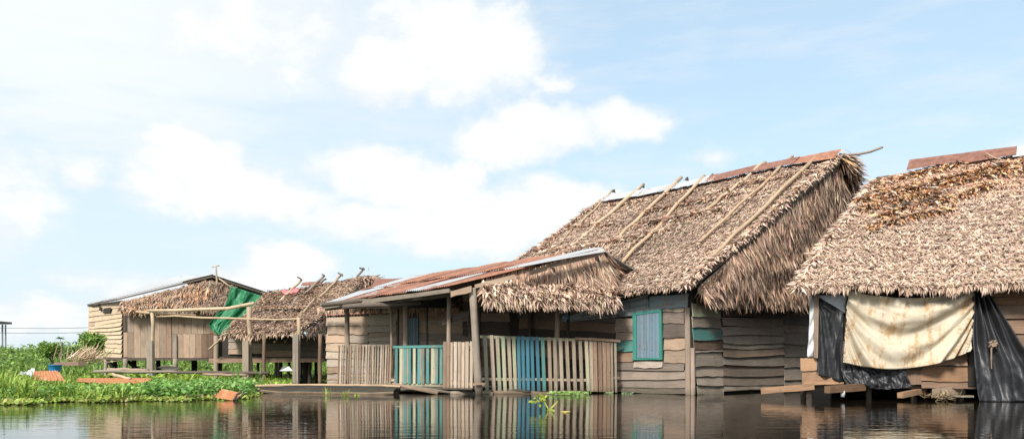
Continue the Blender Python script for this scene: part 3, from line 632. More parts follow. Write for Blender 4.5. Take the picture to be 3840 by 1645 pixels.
for i, (x0, x1, mt) in enumerate(((3410, 3610, 'rust'), (3600, 3812, 'rust'), (3806, 4050, 'zinc'))):
    PB = Plane(on(fB, nB, .3, 0), on(fB, nB, .8, 0), on(fB, nB, .5, .6))
    yt = lambda x: 620-(x-3410)*.118
    corrugated('ridge_sheet', M[mt], HB, PB.hit(x0, yt(x0)-2, .12), PB.hit(x1, yt(x1)-2, .12+.01*(i % 2)), PB.hit(x1-4, yt(x1)+28, .12+.01*(i % 2)), PB.hit(x0-12, yt(x0)+34, .10), pitch=.085, amp=.014, along='u')
pole('roof_pole', M['pole'], HB, PB.hit(3690, 606, .2), PB.hit(3760, 640, .2), .012)

# tarps
from mathutils import noise as mnoise
def crum(x, y):
    return 1.6*(.5-abs(mnoise.noise(Vector((x, y, 1.3)))))+.9*(.4-abs(mnoise.noise(Vector((x*2.3+5, y*2.1, 4.1)))))+.4*mnoise.noise(Vector((x*5, y*5, 8)))
def cloth(name, mat, rows, Zf, nu, nv, fold, label, cat, thick=.012, parent=None, group=None):
    """rows: list of (v, (xl, yl), (xr, yr), sagpx); Zf(px, py) gives the plane point"""
    def fn(u, v):
        for i in range(len(rows)-1):
            if v <= rows[i+1][0]+1e-6: break
        a, b = rows[i], rows[i+1]; t = (v-a[0])/(b[0]-a[0])
        def at(r): x = r[1][0]+(r[2][0]-r[1][0])*u; return x, r[1][1]+(r[2][1]-r[1][1])*u+r[3]*4*u*(1-u)
        xa, ya = at(a); xb, yb = at(b); return Zf(xa+(xb-xa)*t, ya+(yb-ya)*t, fold(u, v))
    o = grid_obj(name, M[mat], parent, fn, nu, nv, su=2.4, sv=1.3, thick=thick); return tag(o, label, cat, group)
Wc = lambda x, y, off: WK.hit(*c7(x, y), off)
def fold_c(u, v):
    s = 4*u*(1-u); ph = v/(s*.95+.42); e = (1-.6*abs(2*u-1))
    return .19+.05*math.sin(ph*21+u*4)*(.3+v)*e+.05*crum(u*1.5, ph*3)+.09*math.sin(ph*8+1.3*u+.8*math.sin(u*7))*(.35+.65*v)*e+.035*math.sin(ph*19+2+3*u)*(1-.3*v)+.03*math.sin(u*30)*math.exp(-v*4)+.05*v
cloth('hanging_cloth', 'cream', [(0, (466, 162), (1256, 150), 50), (.25, (452, 270), (1252, 260), 30), (.6, (442, 440), (1244, 410), 25), (.85, (432, 560), (1236, 505), 30), (1, (428, 612), (1232, 540), 74)],
      Wc, 110, 60, fold_c, 'large rust stained cream cloth sagging across the front of the right house', 'cloth')
def fold_k(u, v): return .05+.03*math.sin(math.atan2(v+.05, u+.05)*16)*(.3+v)+.03*crum(u*2.5+v*1.2, v*1.8)
cloth('plastic_sheet', 'black', [(0, (284, 196), (300, 205), 0), (.3, (284, 300), (446, 290), -5), (.6, (280, 450), (442, 430), 0), (1, (276, 690), (440, 740), 0)], Wc, 40, 50, fold_k,
      'narrow black plastic sheet hanging beside the post, left of the cream cloth', 'plastic sheet', thick=.006)
cloth('plastic_sheet', 'black', [(0, (432, 590), (800, 600), 40), (.5, (428, 660), (838, 680), 14), (.8, (440, 720), (862, 740), 20), (1, (455, 752), (868, 768), 22)], lambda x, y, o_: Wc(x, y, o_+.05), 70, 26,
      lambda u, v: .02+.05*v+.08*crum(u*6, v*1.6+u*2)*(.35+v), 'crumpled black plastic sheet bunched beneath the cream cloth', 'plastic sheet', thick=.006)
def fold_r(u, v):
    k = 1.2-abs(v-.48)*.8; return .14+.16*v+.05*math.sin(u*26+v*2)*(1.15-v*.5)+.03*math.sin(u*11-v*9+1)+.05*crum(u*4+v, v*3)*v*v
cloth('plastic_sheet', 'black', [(0, (1250, 150), (1345, 150), 0), (.2, (1248, 300), (1420, 280), 0), (.45, (1240, 470), (1530, 480), 0), (.7, (1240, 640), (1640, 660), 0), (1, (1268, 858), (1700, 850), 4)], lambda x, y, o_: Wc(x, y, o_+.02), 90, 70, fold_r,
      'tall black plastic sheet knotted at its middle and trailing into the water', 'plastic sheet', thick=.006)
m = MB(); q = Wc(1345, 495, .36)
for k in range(7): a = k*.9; m.pole([q, q+Vector((math.cos(a)*.05+.02, -.03, math.sin(a)*.05)), q+Vector((math.cos(a)*.09+.03, 0, math.sin(a)*.08-.02))], [.02, .025, .006], 5)
m.pole([q, q+Vector((-.01, -.01, -.25)), q+Vector((.0, 0, -.42))], [.014, .012, .008], 5)
tag(m.build('rag_knot', M['tan']), 'pale knotted rag tying the tall black plastic sheet', 'rag')
cloth('plastic_sheet', 'wtarp', [(0, (288, 182), (470, 178), 0), (1, (288, 215), (460, 300), 0)], Wc, 16, 8, lambda u, v: .035+.008*math.sin(u*14+v*4), 'white plastic sheet above the narrow black sheet', 'plastic sheet', thick=.006)
cloth('plastic_sheet', 'wtarp', [(0, (234, 185), (262, 185), 0), (.6, (226, 440), (258, 440), 0), (1, (214, 578), (255, 582), 0)], Wc, 8, 24, lambda u, v: .03+.02*math.sin(v*20+u*4), 'narrow white plastic strip hanging left of the wooden post', 'plastic sheet', thick=.006)
# loose timbers by the right house
def timber(lab, a, b, h, t, mat='orange', cat='beam', name='timber'):
    a = Vector(a); b = Vector(b); d = (b-a).normalized(); up = Vector((0, 0, 1)); n = d.cross(up).normalized()
    if n.y > 0: n = -n
    up = n.cross(d)*(-1 if n.cross(d).z < 0 else 1)
    m = MB(); m.board(a+up*h/2, b+up*h/2, b-up*h/2, a-up*h/2, n, t=t, wob=.004, seg=3); return tag(m.build(name, M[mat]), lab, cat, 'loose timbers under the right house')
timber('long red brown beam reaching from the right house towards the big house', P(*c7(-78, 795), 14.5), P(*c7(262, 764), 14.2), .11, .12)
timber('short beam end sticking out below the black plastic', P(*c7(328, 786), 13.5), P(*c7(560, 768), 14.0), .12, .12)
timber('slanting beam end below the bare boards of the right house', P(*c7(795, 824), 13.6), P(*c7(948, 790), 14.1), .09, .10)
timber('thin batten lying under the right house beside the slanting beam', P(*c7(862, 768), 14.1), P(*c7(945, 772), 14.1), .05, .06)
timber('pale open box side floating by the tall black plastic', P(*c7(1020, 806), 13.6), P(*c7(1222, 786), 13.9), .13, .03, 'tan')
timber('low plank floating in front of the pale box side', P(*c7(1035, 828), 13.7), P(*c7(1260, 828), 13.7), .03, .12, 'post')
m = MB(); q = P(*c7(446, 803), 13.6); m.pole([q-Vector((0, 0, .08)), q+Vector((0, 0, .0)), q+Vector((0, 0, .03)), q+Vector((0, 0, .05))], [.035, .04, .03, .012], 9); tag(m.build('plastic_bottle', M['white'], smooth=True), 'white plastic container floating below the black sheet', 'container')
n = 160; q = np.array(P(*c7(1085, 832), 13.5)); strips('straw_clump', M['thatch'], None, q+RNG.normal(0, 1, (n, 3))*np.array([.14, .08, .02]), RNG.normal(0, 1, (n, 3))+np.array([0, 0, .6]), RNG.normal(0, 1, (n, 3)), RNG.uniform(.06, .16, n), RNG.uniform(.006, .014, n), RNG.uniform(-.3, .3, n), pick([(.35, .26, .15), (.2, .15, .09)], n))
tag(bpy.data.objects['straw_clump'], 'small clump of dead straw caught on the floating plank', 'straw')

# ------------------------------------------------------------------ HOUSE C: porch house with the iron roof
HC = thing('porch_house', P(1785, 1370, 16.7)-Vector((0, 0, .6)), 'plank porch house under a rust streaked corrugated iron roof', 'house')
A_ = P(1700, 1076, 16.5); B_ = P(2268, 938, 17.35); D_ = P(1203, 1143, 20.9); C_ = P(1470, 1055, 23.2)
fP, nP = patch(D_, C_, B_, A_, 0, 3)      # u: eave -> ridge ; v: far -> near
# sheets: strips across v, each in two lengths up the slope
sm = ['zinc', 'zinc', 'zincrust', 'zincrust', 'rust', 'rustor', 'rust', 'zinc', 'rust', 'rustor']
upm = ['rust', 'zinc', 'zincrust', 'rustor', 'rust', 'rustor', 'rust', 'rustor', 'zincrust', 'zinc']
ns = 10
for i in range(ns):
    v0 = i/ns; v1 = (i+1.12)/ns if i < ns-1 else 1.0; j = random.uniform(-.01, .01); o_ = .012*(i % 2)
    a0 = -.01+j; 
    corrugated('roof_sheet', M[sm[i]], HC, on(fP, nP, a0, v0, .03+o_), on(fP, nP, .53, v0, .03+o_), on(fP, nP, .53, v1, .036+o_), on(fP, nP, a0-.005, v1, .036+o_), pitch=.085, amp=.014, along='u', wob=.012, seg=4)
    j = random.uniform(-.03, .03)
    corrugated('roof_sheet', M[upm[i]], HC, on(fP, nP, .49+j, v0, .06+o_), on(fP, nP, 1.01, v0, .05+o_), on(fP, nP, 1.01+j*.3, v1, .056+o_), on(fP, nP, .49+j, v1, .066+o_), pitch=.085, amp=.014, along='u', wob=.012, seg=4)
# near rake: stepped extra sheet end (white) and the lifted red sheet behind
corrugated('roof_sheet', M['zinc'], HC, P(1935, 998, 16.6), P(2262, 934, 17.2), P(2270, 944, 17.1), P(1945, 1000, 16.35), pitch=.085, amp=.014, along='u')
corrugated('raised_sheet', M['rust'], HC, P(1408, 1046, 23.5), P(1560, 1045, 23), P(1530, 1062, 21.5), P(1388, 1086, 21.5), pitch=.12, amp=.018, along='u')
# back slope so that the ridge has another side
fQ, nQ = patch(C_, B_, B_+Vector((2.2, 2.2, -.9)), C_+Vector((2.2, 2.2, -.9)), 0, 3); slab(fQ, nQ, HC, 'back_slope', t=.03, mat='zincdk')
# rafters and beams below
for i in range(9):
    v = (i+.5)/9.2; m = MB(); m.board(on(fP, nP, .02, v, -.02), on(fP, nP, .98, v, -.02), on(fP, nP, .98, v, -.10), on(fP, nP, .02, v, -.10), Vector((-.5, -.8, 0)).normalized(), t=.05, seg=2); m.build('rafter', M['greydk'], HC)
for u in (.05, .35, .65, .95):
    m = MB(); m.board(on(fP, nP, u, 0, -.10), on(fP, nP, u, 1.0, -.10), on(fP, nP, u, 1.0, -.2), on(fP, nP, u, 0, -.2), Vector((-.7, -.7, 0)), t=.05, seg=4); m.build('purlin', M['greydk'], HC)
board('eave_board', M['post'], HC, on(fP, nP, -.0, .02, -.02), on(fP, nP, -.0, .98, -.02), on(fP, nP, -.0, .98, -.11), on(fP, nP, -.0, .02, -.12), Vector((-.7, -.7, 0)), t=.04)
for a, b, h in (((1690, 1092, 16.45), (1768, 1072, 16.5), .17), ((1780, 1066, 16.5), (1930, 1028, 16.6), .13), ((1985, 1015, 16.7), (2052, 996, 16.8), .14), ((2050, 993, 16.85), (2262, 944, 17.25), .10)):
    a = P(*a); b = P(*b); board('rake_board', M['tan'] if h > .12 else M['grey'], HC, a, b, b-Vector((0, 0, h*.7)), a-Vector((0, 0, h*.7)), Vector((.1, -1, 0)), t=.03)
# walls behind
W2 = Plane(v3(P(1225, 1370, 23.0), 0), v3(P(1760, 1370, 20.6), 0))
ysA = [528, 588, 648, 705, 762, 815, 868, 915, 960, 1000]
boards(HC, W2, c4, rowset(['greylt', 'tan', 'greylt'], 52, 206, ysA, jx=6)[:9], wob=.008)
boards(HC, W2, c4, rowset(['greylt', 'tan'], 207, 338, [520]+ysA[1:], jx=2))
boards(HC, W2, c4, rowset(['greylt', 'greylt', 'tan'], 340, 530, [515, 585, 635, 665, 693, 750, 810, 860, 915, 960, 1000], [510, 580, 632, 660, 693, 750, 810, 860, 915, 960, 1000], jx=1))
boards(HC, W2, c4, rowset(['grey', 'tan'], 532, 612, [500, 560, 640, 720, 800, 880, 990], jx=1))
boards(HC, W2, c4, rowset(['greylt', 'tan', 'greylt'], 690, 1032, [495, 553, 588, 640, 692, 745, 800, 860, 920, 995], [485, 548, 583, 636, 690, 745, 800, 860, 920, 995], jx=1))
closed_wall('shade_lining', HC, [tuple((W2.hit(1226, 1370)-W2.n*.03)[:2]), tuple((W2.hit(1800, 1370)-W2.n*.03)[:2])], -.2, 2.05, 'greydk')
bd = MB(); bd.board(*[W2.hit(*c4(x, y), .04) for x, y in ((612, 530), (690, 530), (690, 990), (612, 990))], W2.n, t=.01, wob=0, seg=1); dr_ = bd.build('door', M['greydk'], HC)
for i in range(4): x0 = 613+i*19.3; board('door_plank', M['bluegrey'], dr_, *[W2.hit(*c4(x, y), .055) for x, y in ((x0, 537), (x0+18, 537), (x0+18, 985), (x0, 985))], W2.n, t=.02, wob=.002)
# dark panels added under the porch roof to hide bright sky
closed_wall('shade_panel', HC, [tuple((W2.hit(1226, 1370)-W2.n*1.3)[:2]), tuple((W2.hit(1800, 1370)-W2.n*1.3)[:2])], -.2, 2.9)
W3 = Plane(v3(P(1760, 1370, 20.6), 0), v3(P(2010, 1370, 20.2), 0))
boards(HC, W3, c5, rowset(['greydk', 'brown', 'grey'], 70, 560, [330, 420, 500, 560, 605, 660, 730, 800, 870, 930, 1000, 1040], jx=8))
closed_wall('shade_panel', HC, [tuple((W3.hit(1750, 1370)-W3.n*.04)[:2]), tuple((W3.hit(2020, 1370)-W3.n*.04)[:2])], -.2, 3.0)
corrugated('wall_top_sheet', M['rustor'], HC, W2.hit(*c4(50, 505), -.4), W2.hit(*c4(420, 470), -.4), W2.hit(*c4(420, 505), .1), W2.hit(*c4(45, 520), .1), pitch=.1, along='v')
fF, nF = patch(W2.hit(*c4(60, 440), .45), W2.hit(*c4(1030, 440), .45), W2.hit(*c4(1030, 478), .5), W2.hit(*c4(60, 478), .5), 0, 3, out=(0, -1, 0))
fringe(fF, nF, HC, 1.0, 60, 500, .2, .05, cols=GBL, cw=GBW, dn=.9)
# porch posts
def zpost(x0, y0, x1, y1, Z, r, mat='post', r1=None): return post('porch_post', mat, HC, c4, x0, y0, x1, y1, Z, r=r, r1=r1)
zpost(186, 440, 192, 1010, 20.9, .062, r1=.075); zpost(494, 385, 498, 1010, 19.95, .035); zpost(540, 470, 538, 1000, 20.2, .03, 'greydk'); zpost(590, 380, 596, 1010, 19.75, .07)
zpost(738, 470, 738, 1000, 19.6, .034, 'greydk'); zpost(890, 360, 893, 1010, 17.75, .05, r1=.055)
post('porch_post', 'post', HC, c4, 1050, 330, 1100, 1090, 16.6, r=.078, r1=.088)
post('porch_post', 'greydk', HC, c4, 1040, 480, 1040, 700, 17.9, r=.05)
post('porch_post', 'tan', HC, c5, 718, 470, 720, 1040, 17.6, r=.055)
post('porch_post', 'greydk', HC, c5, 790, 470, 792, 1040, 18.3, r=.04)
post('porch_post', 'greydk', HC, c5, 530, 470, 532, 1040, 19.6, r=.05)
for a, b in (((20, 448), (900, 345)), ((160, 462), (700, 430)), ((700, 400), (1060, 350))):
    pole('beam', M['greydk'], HC, P(*c4(*a), 20.3 if a[0] < 100 else 19.0), P(*c4(*b), 17.4 if b[0] > 800 else 18.4), .06, .06)
board('brace', M['greydk'], HC, P(*c4(840, 540), 18.0), P(*c4(1030, 486), 17.5), P(*c4(1030, 530), 17.5), P(*c4(845, 588), 18.0), Vector((0, -1, 0)), t=.06)
mb_ = MB(); mb_.pole([P(*c5(800, 470), 17.5), P(*c5(780, 510), 17.45)], [.018, .03], 6); mb_.pole([P(*c5(782, 508), 17.45), P(*c5(774, 530), 17.45), P(*c5(768, 548), 17.45)], [.03, .085, .04], 8); tag(mb_.build('paddle', M['bluegrey']), 'dull grey paddle hanging under the leaf fringe of the porch', 'paddle')
# leaf gable of the porch: upper layer and flared lower skirt
U0 = P(*c5(250, 275), 16.85); U1 = P(*c5(1045, 105), 17.45); S0 = P(*c5(205, 330), 16.75); S1 = P(*c5(1120, 350), 17.5)
fU, nU = patch(U0, U1, S1, S0, .02, 3, out=(0, -1, .2)); slab(fU, nU, HC, 'gable_underlay', t=.05)
thatch(fU, nU, HC, 760, 4.2, .40, .036, GBL, GBW, jit=.18, lift=.10, tier=3, name='gable_thatch', zb=.03)
T0 = P(*c5(190, 295), 16.75); T1 = P(*c5(1110, 330), 17.5); R0 = P(*c5(215, 400), 16.35); R1 = P(*c5(1130, 425), 17.0)
fS, nS = patch(T0, T1, R1, R0, .03, 4, out=(0, -1, .5)); slab(fS, nS, HC, 'skirt_underlay', t=.05)
thatch(fS, nS, HC, 900, 2.4, .36, .04, GBL[:3]+[TH[0], TH[2]], None, jit=.25, lift=.14, name='skirt_thatch', zb=.05)
fringe(fS, nS, HC, 1.0, 120, 900, .28, .042, cols=TH[:4], cw=None, dn=.6, out=.2, side=-.12)
fV, nV = patch(P(*c5(1040, 95), 17.4), P(*c5(1075, 110), 18.2), P(*c5(1165, 260), 18.4), P(*c5(1110, 370), 17.5), .01, 3, out=(.8, -.6, .2)); slab(fV, nV, HC, 'gable_underlay', t=.04)
thatch(fV, nV, HC, 420, 1.4, .3, .05, GBL, GBW, jit=.4, lift=.3, name='gable_thatch')

# floor logs below the fences
def floor_log(lab, a, b, r, mat='post'):
    m = MB(); m.pole(wob_pts(a, b, 7, .015), r, 7); tag(m.build('floor_log', M[mat], smooth=True), lab, 'log', 'logs at the foot of the porch')
floor_log('long wet log under the teal gate', P(1490, 1459, 17.9), P(1700, 1468, 17.2), .045, 'greydk')
floor_log('wet log along the foot of the short pale fence', P(1690, 1474, 17.0), P(1850, 1476, 16.95), .05)
floor_log('rough log along the foot of the blue striped fence', P(1850, 1472, 17.0), P(2200, 1474, 17.3), .05, 'brown')
floor_log('thin log at the left end of the blue striped fence', P(1840, 1462, 17.1), P(1990, 1468, 17.1), .04, 'greydk')
m = MB(); m.board(G(1225, 1462)+Vector((0, 0, .06)), G(1770, 1478)+Vector((0, 0, .1)), G(1790, 1476)+Vector((1.2, 3.4, .08)), G(1230, 1462)+Vector((.2, 2.6, .05)), Vector((0, 0, 1)), t=.03, seg=6); m.build('porch_floor', M['greydk'], HC)
m = MB(); m.board(P(1810, 1466, 17.3), P(2312, 1468, 17.8), P(2120, 1452, 20.0), P(1810, 1450, 20.2), Vector((0, 0, 1)), t=.03, seg=6); m.build('porch_floor', M['greydk'], HC)

# fences
def fence(lab, A, B, conv, pk, rails, name='picket_fence', w=.075, t=.022):
    pl = Plane(v3(A, 0), v3(B, 0)); base = v3(pl.hit(*conv(pk[0][0], 900)), 0); f = thing(name, base, lab, 'fence')
    for (xt, yt, xb, yb, mat, *rest) in pk:
        ww = rest[0] if rest else w; a = pl.hit(*conv(xt, yt), .03); b = pl.hit(*conv(xb, yb), .03); s = (v3(B, 0)-v3(A, 0)).normalized()*ww/2
        if s.x < 0: s = -s
        board('picket', M[mat], f, a-s, a+s, b+s*.95, b-s*.95, pl.n, t=t, wob=.003, seg=3)
    for (x0, y0, x1, y1, h, mat, off) in rails:
        a = pl.hit(*conv(x0, y0), off); b = pl.hit(*conv(x1, y1), off); board('rail', M[mat], f, a, b, b-Vector((0, 0, h)), a-Vector((0, 0, h)), pl.n, t=.03, wob=.003, seg=4)
    return f
pk = []
cs = [(215, 232, 'green'), (260, 278, 'pink'), (300, 318, 'green'), (340, 355, 'green'), (378, 395, 'picket'), (413, 427, 'green'), (445, 455, 'blue'), (475, 485, 'blue'), (508, 515, 'blue'), (538, 548, 'blue'), (573, 587, 'blue'), (612, 625, 'teal'),
      (656, 668, 'picket'), (695, 704, 'picket'), (735, 748, 'picket'), (778, 793, 'picket'), (825, 838, 'picket'), (870, 884, 'picket'), (912, 928, 'green')]
for (a, b, mt) in cs: pk.append((a, 656+(a-207)*.034+random.uniform(-3, 3), b, 1040+random.uniform(-5, 3), mt, .074 if mt != 'blue' else .07))
fA = P(1810, 1370, 17.0); fB_ = P(2315, 1370, 17.55)
fence('tall picket fence with a run of blue pickets right of the thick porch post', fA, fB_, c5, pk, [(185, 655, 935, 680, .06, 'green', -.005), (200, 946, 935, 955, .055, 'picket', -.005)])
pk = [(x, 672+i*2, x+7, 1042+i, 'picketdk' if 0 < i < 5 else 'picket', .08 if i < 5 else .05) for i, x in enumerate((945, 973, 1005, 1035, 1063, 1087, 1112))]
fence('short run of red brown pickets against the big house wall', fA, fB_, c5, pk, [(835, 670, 1145, 688, .045, 'picketdk', .056), (935, 940, 1145, 942, .045, 'picketdk', -.005)])
pk = [(x+2, 700+random.uniform(-3, 3), x, 1045+random.uniform(-3, 4), mt, w_) for x, mt, w_ in ((866, 'picketdk', .075), (890, 'picketdk', .085), (914, 'pink', .055), (940, 'pink', .08), (967, 'pink', .075), (993, 'pink', .075), (1020, 'pink', .085), (1050, 'pink', .07))]
fence('short pale pinkish picket fence left of the thick porch post', P(1668, 1370, 17.4), P(1780, 1370, 17.1), c4, pk, [(860, 712, 1055, 708, .05, 'pink', -.005), (860, 970, 1145, 990, .055, 'tan', -.005)])
pk = [(x+random.uniform(0, 6), 722+random.uniform(-2, 5), x-3, 992+random.uniform(-6, 6), random.choice(['picket', 'picket', 'post', 'pink', 'picketdk']), random.uniform(.038, .062)) for x in (136, 151, 168, 186, 204, 218, 240, 255, 268, 287, 304, 328, 342, 360, 374, 392, 410, 428, 444, 462, 478, 496)]
lA = P(1268, 1370, 20.8); lB = P(1668, 1370, 18.8)
fence('long weathered brown picket fence at the left of the porch', lA, lB, c4, pk, [(125, 722, 505, 718, .05, 'post', -.005), (130, 940, 505, 945, .05, 'picket', -.005)])
pk = [(x, 735+random.uniform(-2, 2), x-1, 988+random.uniform(-4, 4), mt, .085 if mt != 'post' else .08) for x, mt in ((537, 'teal'), (568, 'green'), (596, 'teal'), (628, 'teal'), (660, 'green'), (692, 'teal'), (720, 'teal'), (752, 'teal'), (786, 'green'), (815, 'teal'), (845, 'teal'))]
pk += [(x, 740, x, 985, 'post', .05) for x in (582, 612, 706, 800)]
fence('teal painted picket gate in the middle of the porch', lA, lB, c4, pk, [(515, 728, 862, 722, .06, 'teal', .04), (515, 985, 862, 992, .06, 'green', -.005), (505, 955, 528, 955, .06, 'picket', .04)], name='picket_gate')
tag(board('short_rail', M['tan'], None, P(1777, 1431, 16.45), P(1822, 1433, 16.5), P(1818, 1441, 16.5), P(1777, 1440, 16.45), Vector((0, -1, 0)), t=.03), 'short pale board nailed across the foot of the thick porch post', 'board')
# leaning planks
for lab, a, b, w_, mt in (('weathered plank slanting from the canoe down into the water', (1468, 1442, 17.2), (1640, 1478, 16.7), .09, 'tan'), ('second plank lying flat behind the slanting plank', (1500, 1452, 17.4), (1700, 1474, 17.0), .05, 'post')):
    a = P(*a); b = P(*b); tag(board('loose_plank', M[mt], None, a+Vector((0, .25, .02)), b+Vector((0, .25, .02)), b, a, Vector((0, -.4, .9)), t=.035, wob=.004), lab, 'plank')

# canoe
def canoe():
    L0 = P(900, 1452, 17.9); R0 = P(1490, 1476, 16.75); ax = (v3(R0, 0)-v3(L0, 0)); Ln = ax.length; ax.normalize(); sd = Vector((-ax.y, ax.x, 0)); 
    org = v3(L0, .02).lerp(v3(R0, .02), .5)
    t = thing('canoe', org, 'long dark dugout canoe lying tilted in front of the left fence', 'canoe')
    roll = math.radians(20)
    def pt(u, a, k=1.0):
        w = .235*(min(1, (u*3.2)**.6) if u < .3 else 1)*(1-.25*max(0, (u-.9)/.1))*k; x = (u-.5)*Ln
        s = math.sin(a)*w; h = -math.cos(a)*.12*k+.08+.07*max(0, .25-u)*4*.4
        return org+ax*x+sd*(s*math.cos(roll)-h*math.sin(roll)*.3)+Vector((0, 0, h*math.cos(roll)+s*math.sin(roll)))
    m = MB(); nu, nv = 24, 10; vs = []; fs = []
    for k in (1.0, .88):
        for i in range(nu+1):
            for j in range(nv+1): vs.append(pt(i/nu, -math.pi/2+math.pi*j/nv, k))
    off = (nu+1)*(nv+1)
    for i in range(nu):
        for j in range(nv):
            a = i*(nv+1)+j; fs += [(a, a+1, a+nv+2, a+nv+1), (a+off, a+off+nv+1, a+off+nv+2, a+off+1)]
    for j in range(nv): a = nu*(nv+1)+j; fs.append((a, a+1, a+1+off, a+off)); fs.append((j, j+off, j+1+off, j+1))
    m.add(vs, fs, [((v-org).dot(ax), v.z) for v in vs]); m.build('hull', M['canoe'], t)
    for s_, rr in ((math.pi/2, .02), (-math.pi/2, .024)):
        m = MB(); m.pole([pt(i/16, s_) for i in range(17)], [rr*1.35*random.uniform(.8, 1.2) for _ in range(17)], 6); m.build('gunwale', M['tan'] if s_ < 0 else M['pole'], t)
    m = MB(); vs = [pt(1, -math.pi/2+math.pi*j/8, 1) for j in range(9)]+[pt(.985, -math.pi/2+math.pi*j/8, 1) for j in range(9)]
    m.add(vs, [tuple(range(9)), tuple(range(17, 8, -1))]); m.build('transom', M['canoe'], t)
canoe()

# ------------------------------------------------------------------ HOUSE D: middle hut on stilts
HD = thing('thatched_hut', P(1000, 1370, 27)-Vector((0, 0, .6)), 'small thatched stilt hut between the left house and the porch', 'house')
dBL = P(*c3(70, 590), 27); dBR = P(*c3(705, 560), 25); dTR = P(*c3(1225, 135), 29.5); dTL = P(*c3(425, 258), 33)
fD, nD = patch(dTL, dTR, dBR, dBL, .05, 3); slab(fD, nD, HD)
THD = [(0.476, 0.329, 0.233), (0.393, 0.278, 0.197), (0.559, 0.406, 0.293), (0.290, 0.201, 0.147), (0.373, 0.278, 0.217)]
thatch(fD, nD, HD, 700, 32, .18, .028, THD, [.3, .25, .2, .15, .1], jit=.7, lift=.16, tier=12, zb=.04)
ruffle(fD, nD, HD, [(.15, .2, .6, .2, 2), (.05, .35, .5, .4, 3), (.1, .55, .7, .6, 3), (.2, .75, .8, .82, 2), (0, 0, 1, 0, 3)], 2200, .28, .05, [(.3, .22, .175), (.38, .29, .23), (.17, .12, .09)], lift=.5)
fringe(fD, nD, HD, 1.0, 110, 700, .22, .05, cols=THD, cw=[.3, .25, .2, .15, .1])
fringe(fD, nD, HD, 1.0, 20, 160, .35, .05, u0=.96, u1=1, cols=THD, cw=None)
fD2, nD2 = patch(dTR, dTL, P(1300, 1240, 33), P(1500, 1220, 31), .02, 3); slab(fD2, nD2, HD)
fDg, nDg = patch(dTR.lerp(dBR, .1), dTR, P(1400, 1235, 29.5), dBR+Vector((.1, .1, 0)), .03, 3, out=(1, -.5, 0)); slab(fDg, nDg, HD, 'gable_underlay', t=.05)
thatch(fDg, nDg, HD, 160, 9, .34, .06, THD, None, jit=.3, lift=.2, name='gable_thatch', tier=4); fringe(fDg, nDg, HD, 1.0, 30, 250, .3, .05, cols=TH[:4], cw=None)
n = 170; strips('ridge_bundle', M['thatch'], HD, np.array(dTR)+RNG.normal(0, 1, (n, 3))*np.array([.25, .1, .06]), np.stack([RNG.uniform(-.2, 1, n), RNG.uniform(-.8, 0, n), RNG.uniform(-1, .1, n)], 1), RNG.normal(0, 1, (n, 3)), RNG.uniform(.3, .6, n), RNG.uniform(.03, .07, n), RNG.uniform(-.4, .2, n), pick(TH, n, .2), (.5, 1, .1))
PD = Plane(dTL, dTR, dBR)
for (x0, y0, x1, y1, r, mt) in ((716, 182, 540, 335, .05, 'pole'), (898, 150, 735, 275, .045, 'post'), (690, 325, 600, 400, .04, 'post'), (1038, 142, 860, 300, .045, 'pole'), (825, 335, 720, 430, .035, 'pole'), (1210, 92, 1140, 165, .045, 'post'), (912, 175, 850, 205, .04, 'greydk')):
    pole('roof_pole', M[mt], HD, PD.hit(*c3(x0, y0), .2), PD.hit(*c3(x1, y1), .1), r, r, amp=.02)
for (x0, y0, x1, y1) in ((690, 170, 722, 190), (885, 150, 903, 158), (1015, 140, 1048, 160), (1185, 100, 1220, 112)):
    pole('pole_peg', M['greydk'], HD, PD.hit(*c3(x0, y0), .25), PD.hit(*c3(x1, y1), .25), .03, .03, n=3)
def flap(px, mat, off=.09, sx=None):
    q = [PD.hit(*c3(x, y), off) for x, y in px]; grid_obj('roof_patch', M[mat], HD, lambda u, v: bil(*q, u, v)+Vector(nD)*.03*math.sin(u*9+v*5), 8, 6, thick=.01)
flap([(545, 255), (690, 232), (680, 275), (570, 280)], 'cloth_red', .12); flap([(432, 385), (520, 360), (512, 395), (440, 410)], 'cloth_red', .13); flap([(160, 500), (235, 470), (200, 520), (140, 545)], 'rustor', .12)
corrugated('ridge_sheet', M['rust'], HD, PD.hit(*c3(720, 186), .1), PD.hit(*c3(880, 178), .1), PD.hit(*c3(870, 206), .12), PD.hit(*c3(705, 215), .12), pitch=.12, along='u')
# wall boards, floor, stilts
WD = Plane(v3(P(*c3(20, 0), 28.2), 0), v3(P(*c3(900, 0), 26.4), 0))
boards(HD, WD, c3, rowset(['brown', 'grey', 'tan'], 125, 308, [610, 640, 690, 735], jx=0), t=.02)
boards(HD, WD, c3, rowset(['tan', 'grey', 'brown'], 308, 404, [605, 648, 688, 730], jx=0))
boards(HD, WD, c3, rowset(['greydk', 'brown'], 410, 635, [600, 650, 705, 760], jx=0)); boards(HD, WD, c3, rowset(['greydk'], 690, 905, [585, 650, 720, 790], jx=0))
closed_wall('shade_lining', HD, [tuple((WD.hit(*c3(20, 0))-WD.n*.05)[:2]), tuple((WD.hit(*c3(905, 0))-WD.n*.05)[:2])], .75, 1.62)
fl = MB(); q0, q1 = WD.hit(*c3(0, 770), .1), WD.hit(*c3(905, 770), .1); fl.board(q0, q1, q1+Vector((1, 4, 0)), q0+Vector((-.5, 4, 0)), Vector((0, 0, 1)), t=.06, seg=4); fl.build('floor', M['greydk'], HD)
board('floor_beam', M['brown'], HD, *[WD.hit(*c3(x, y), .15) for x, y in ((0, 772), (905, 768), (905, 800), (0, 806))], WD.n, t=.06)
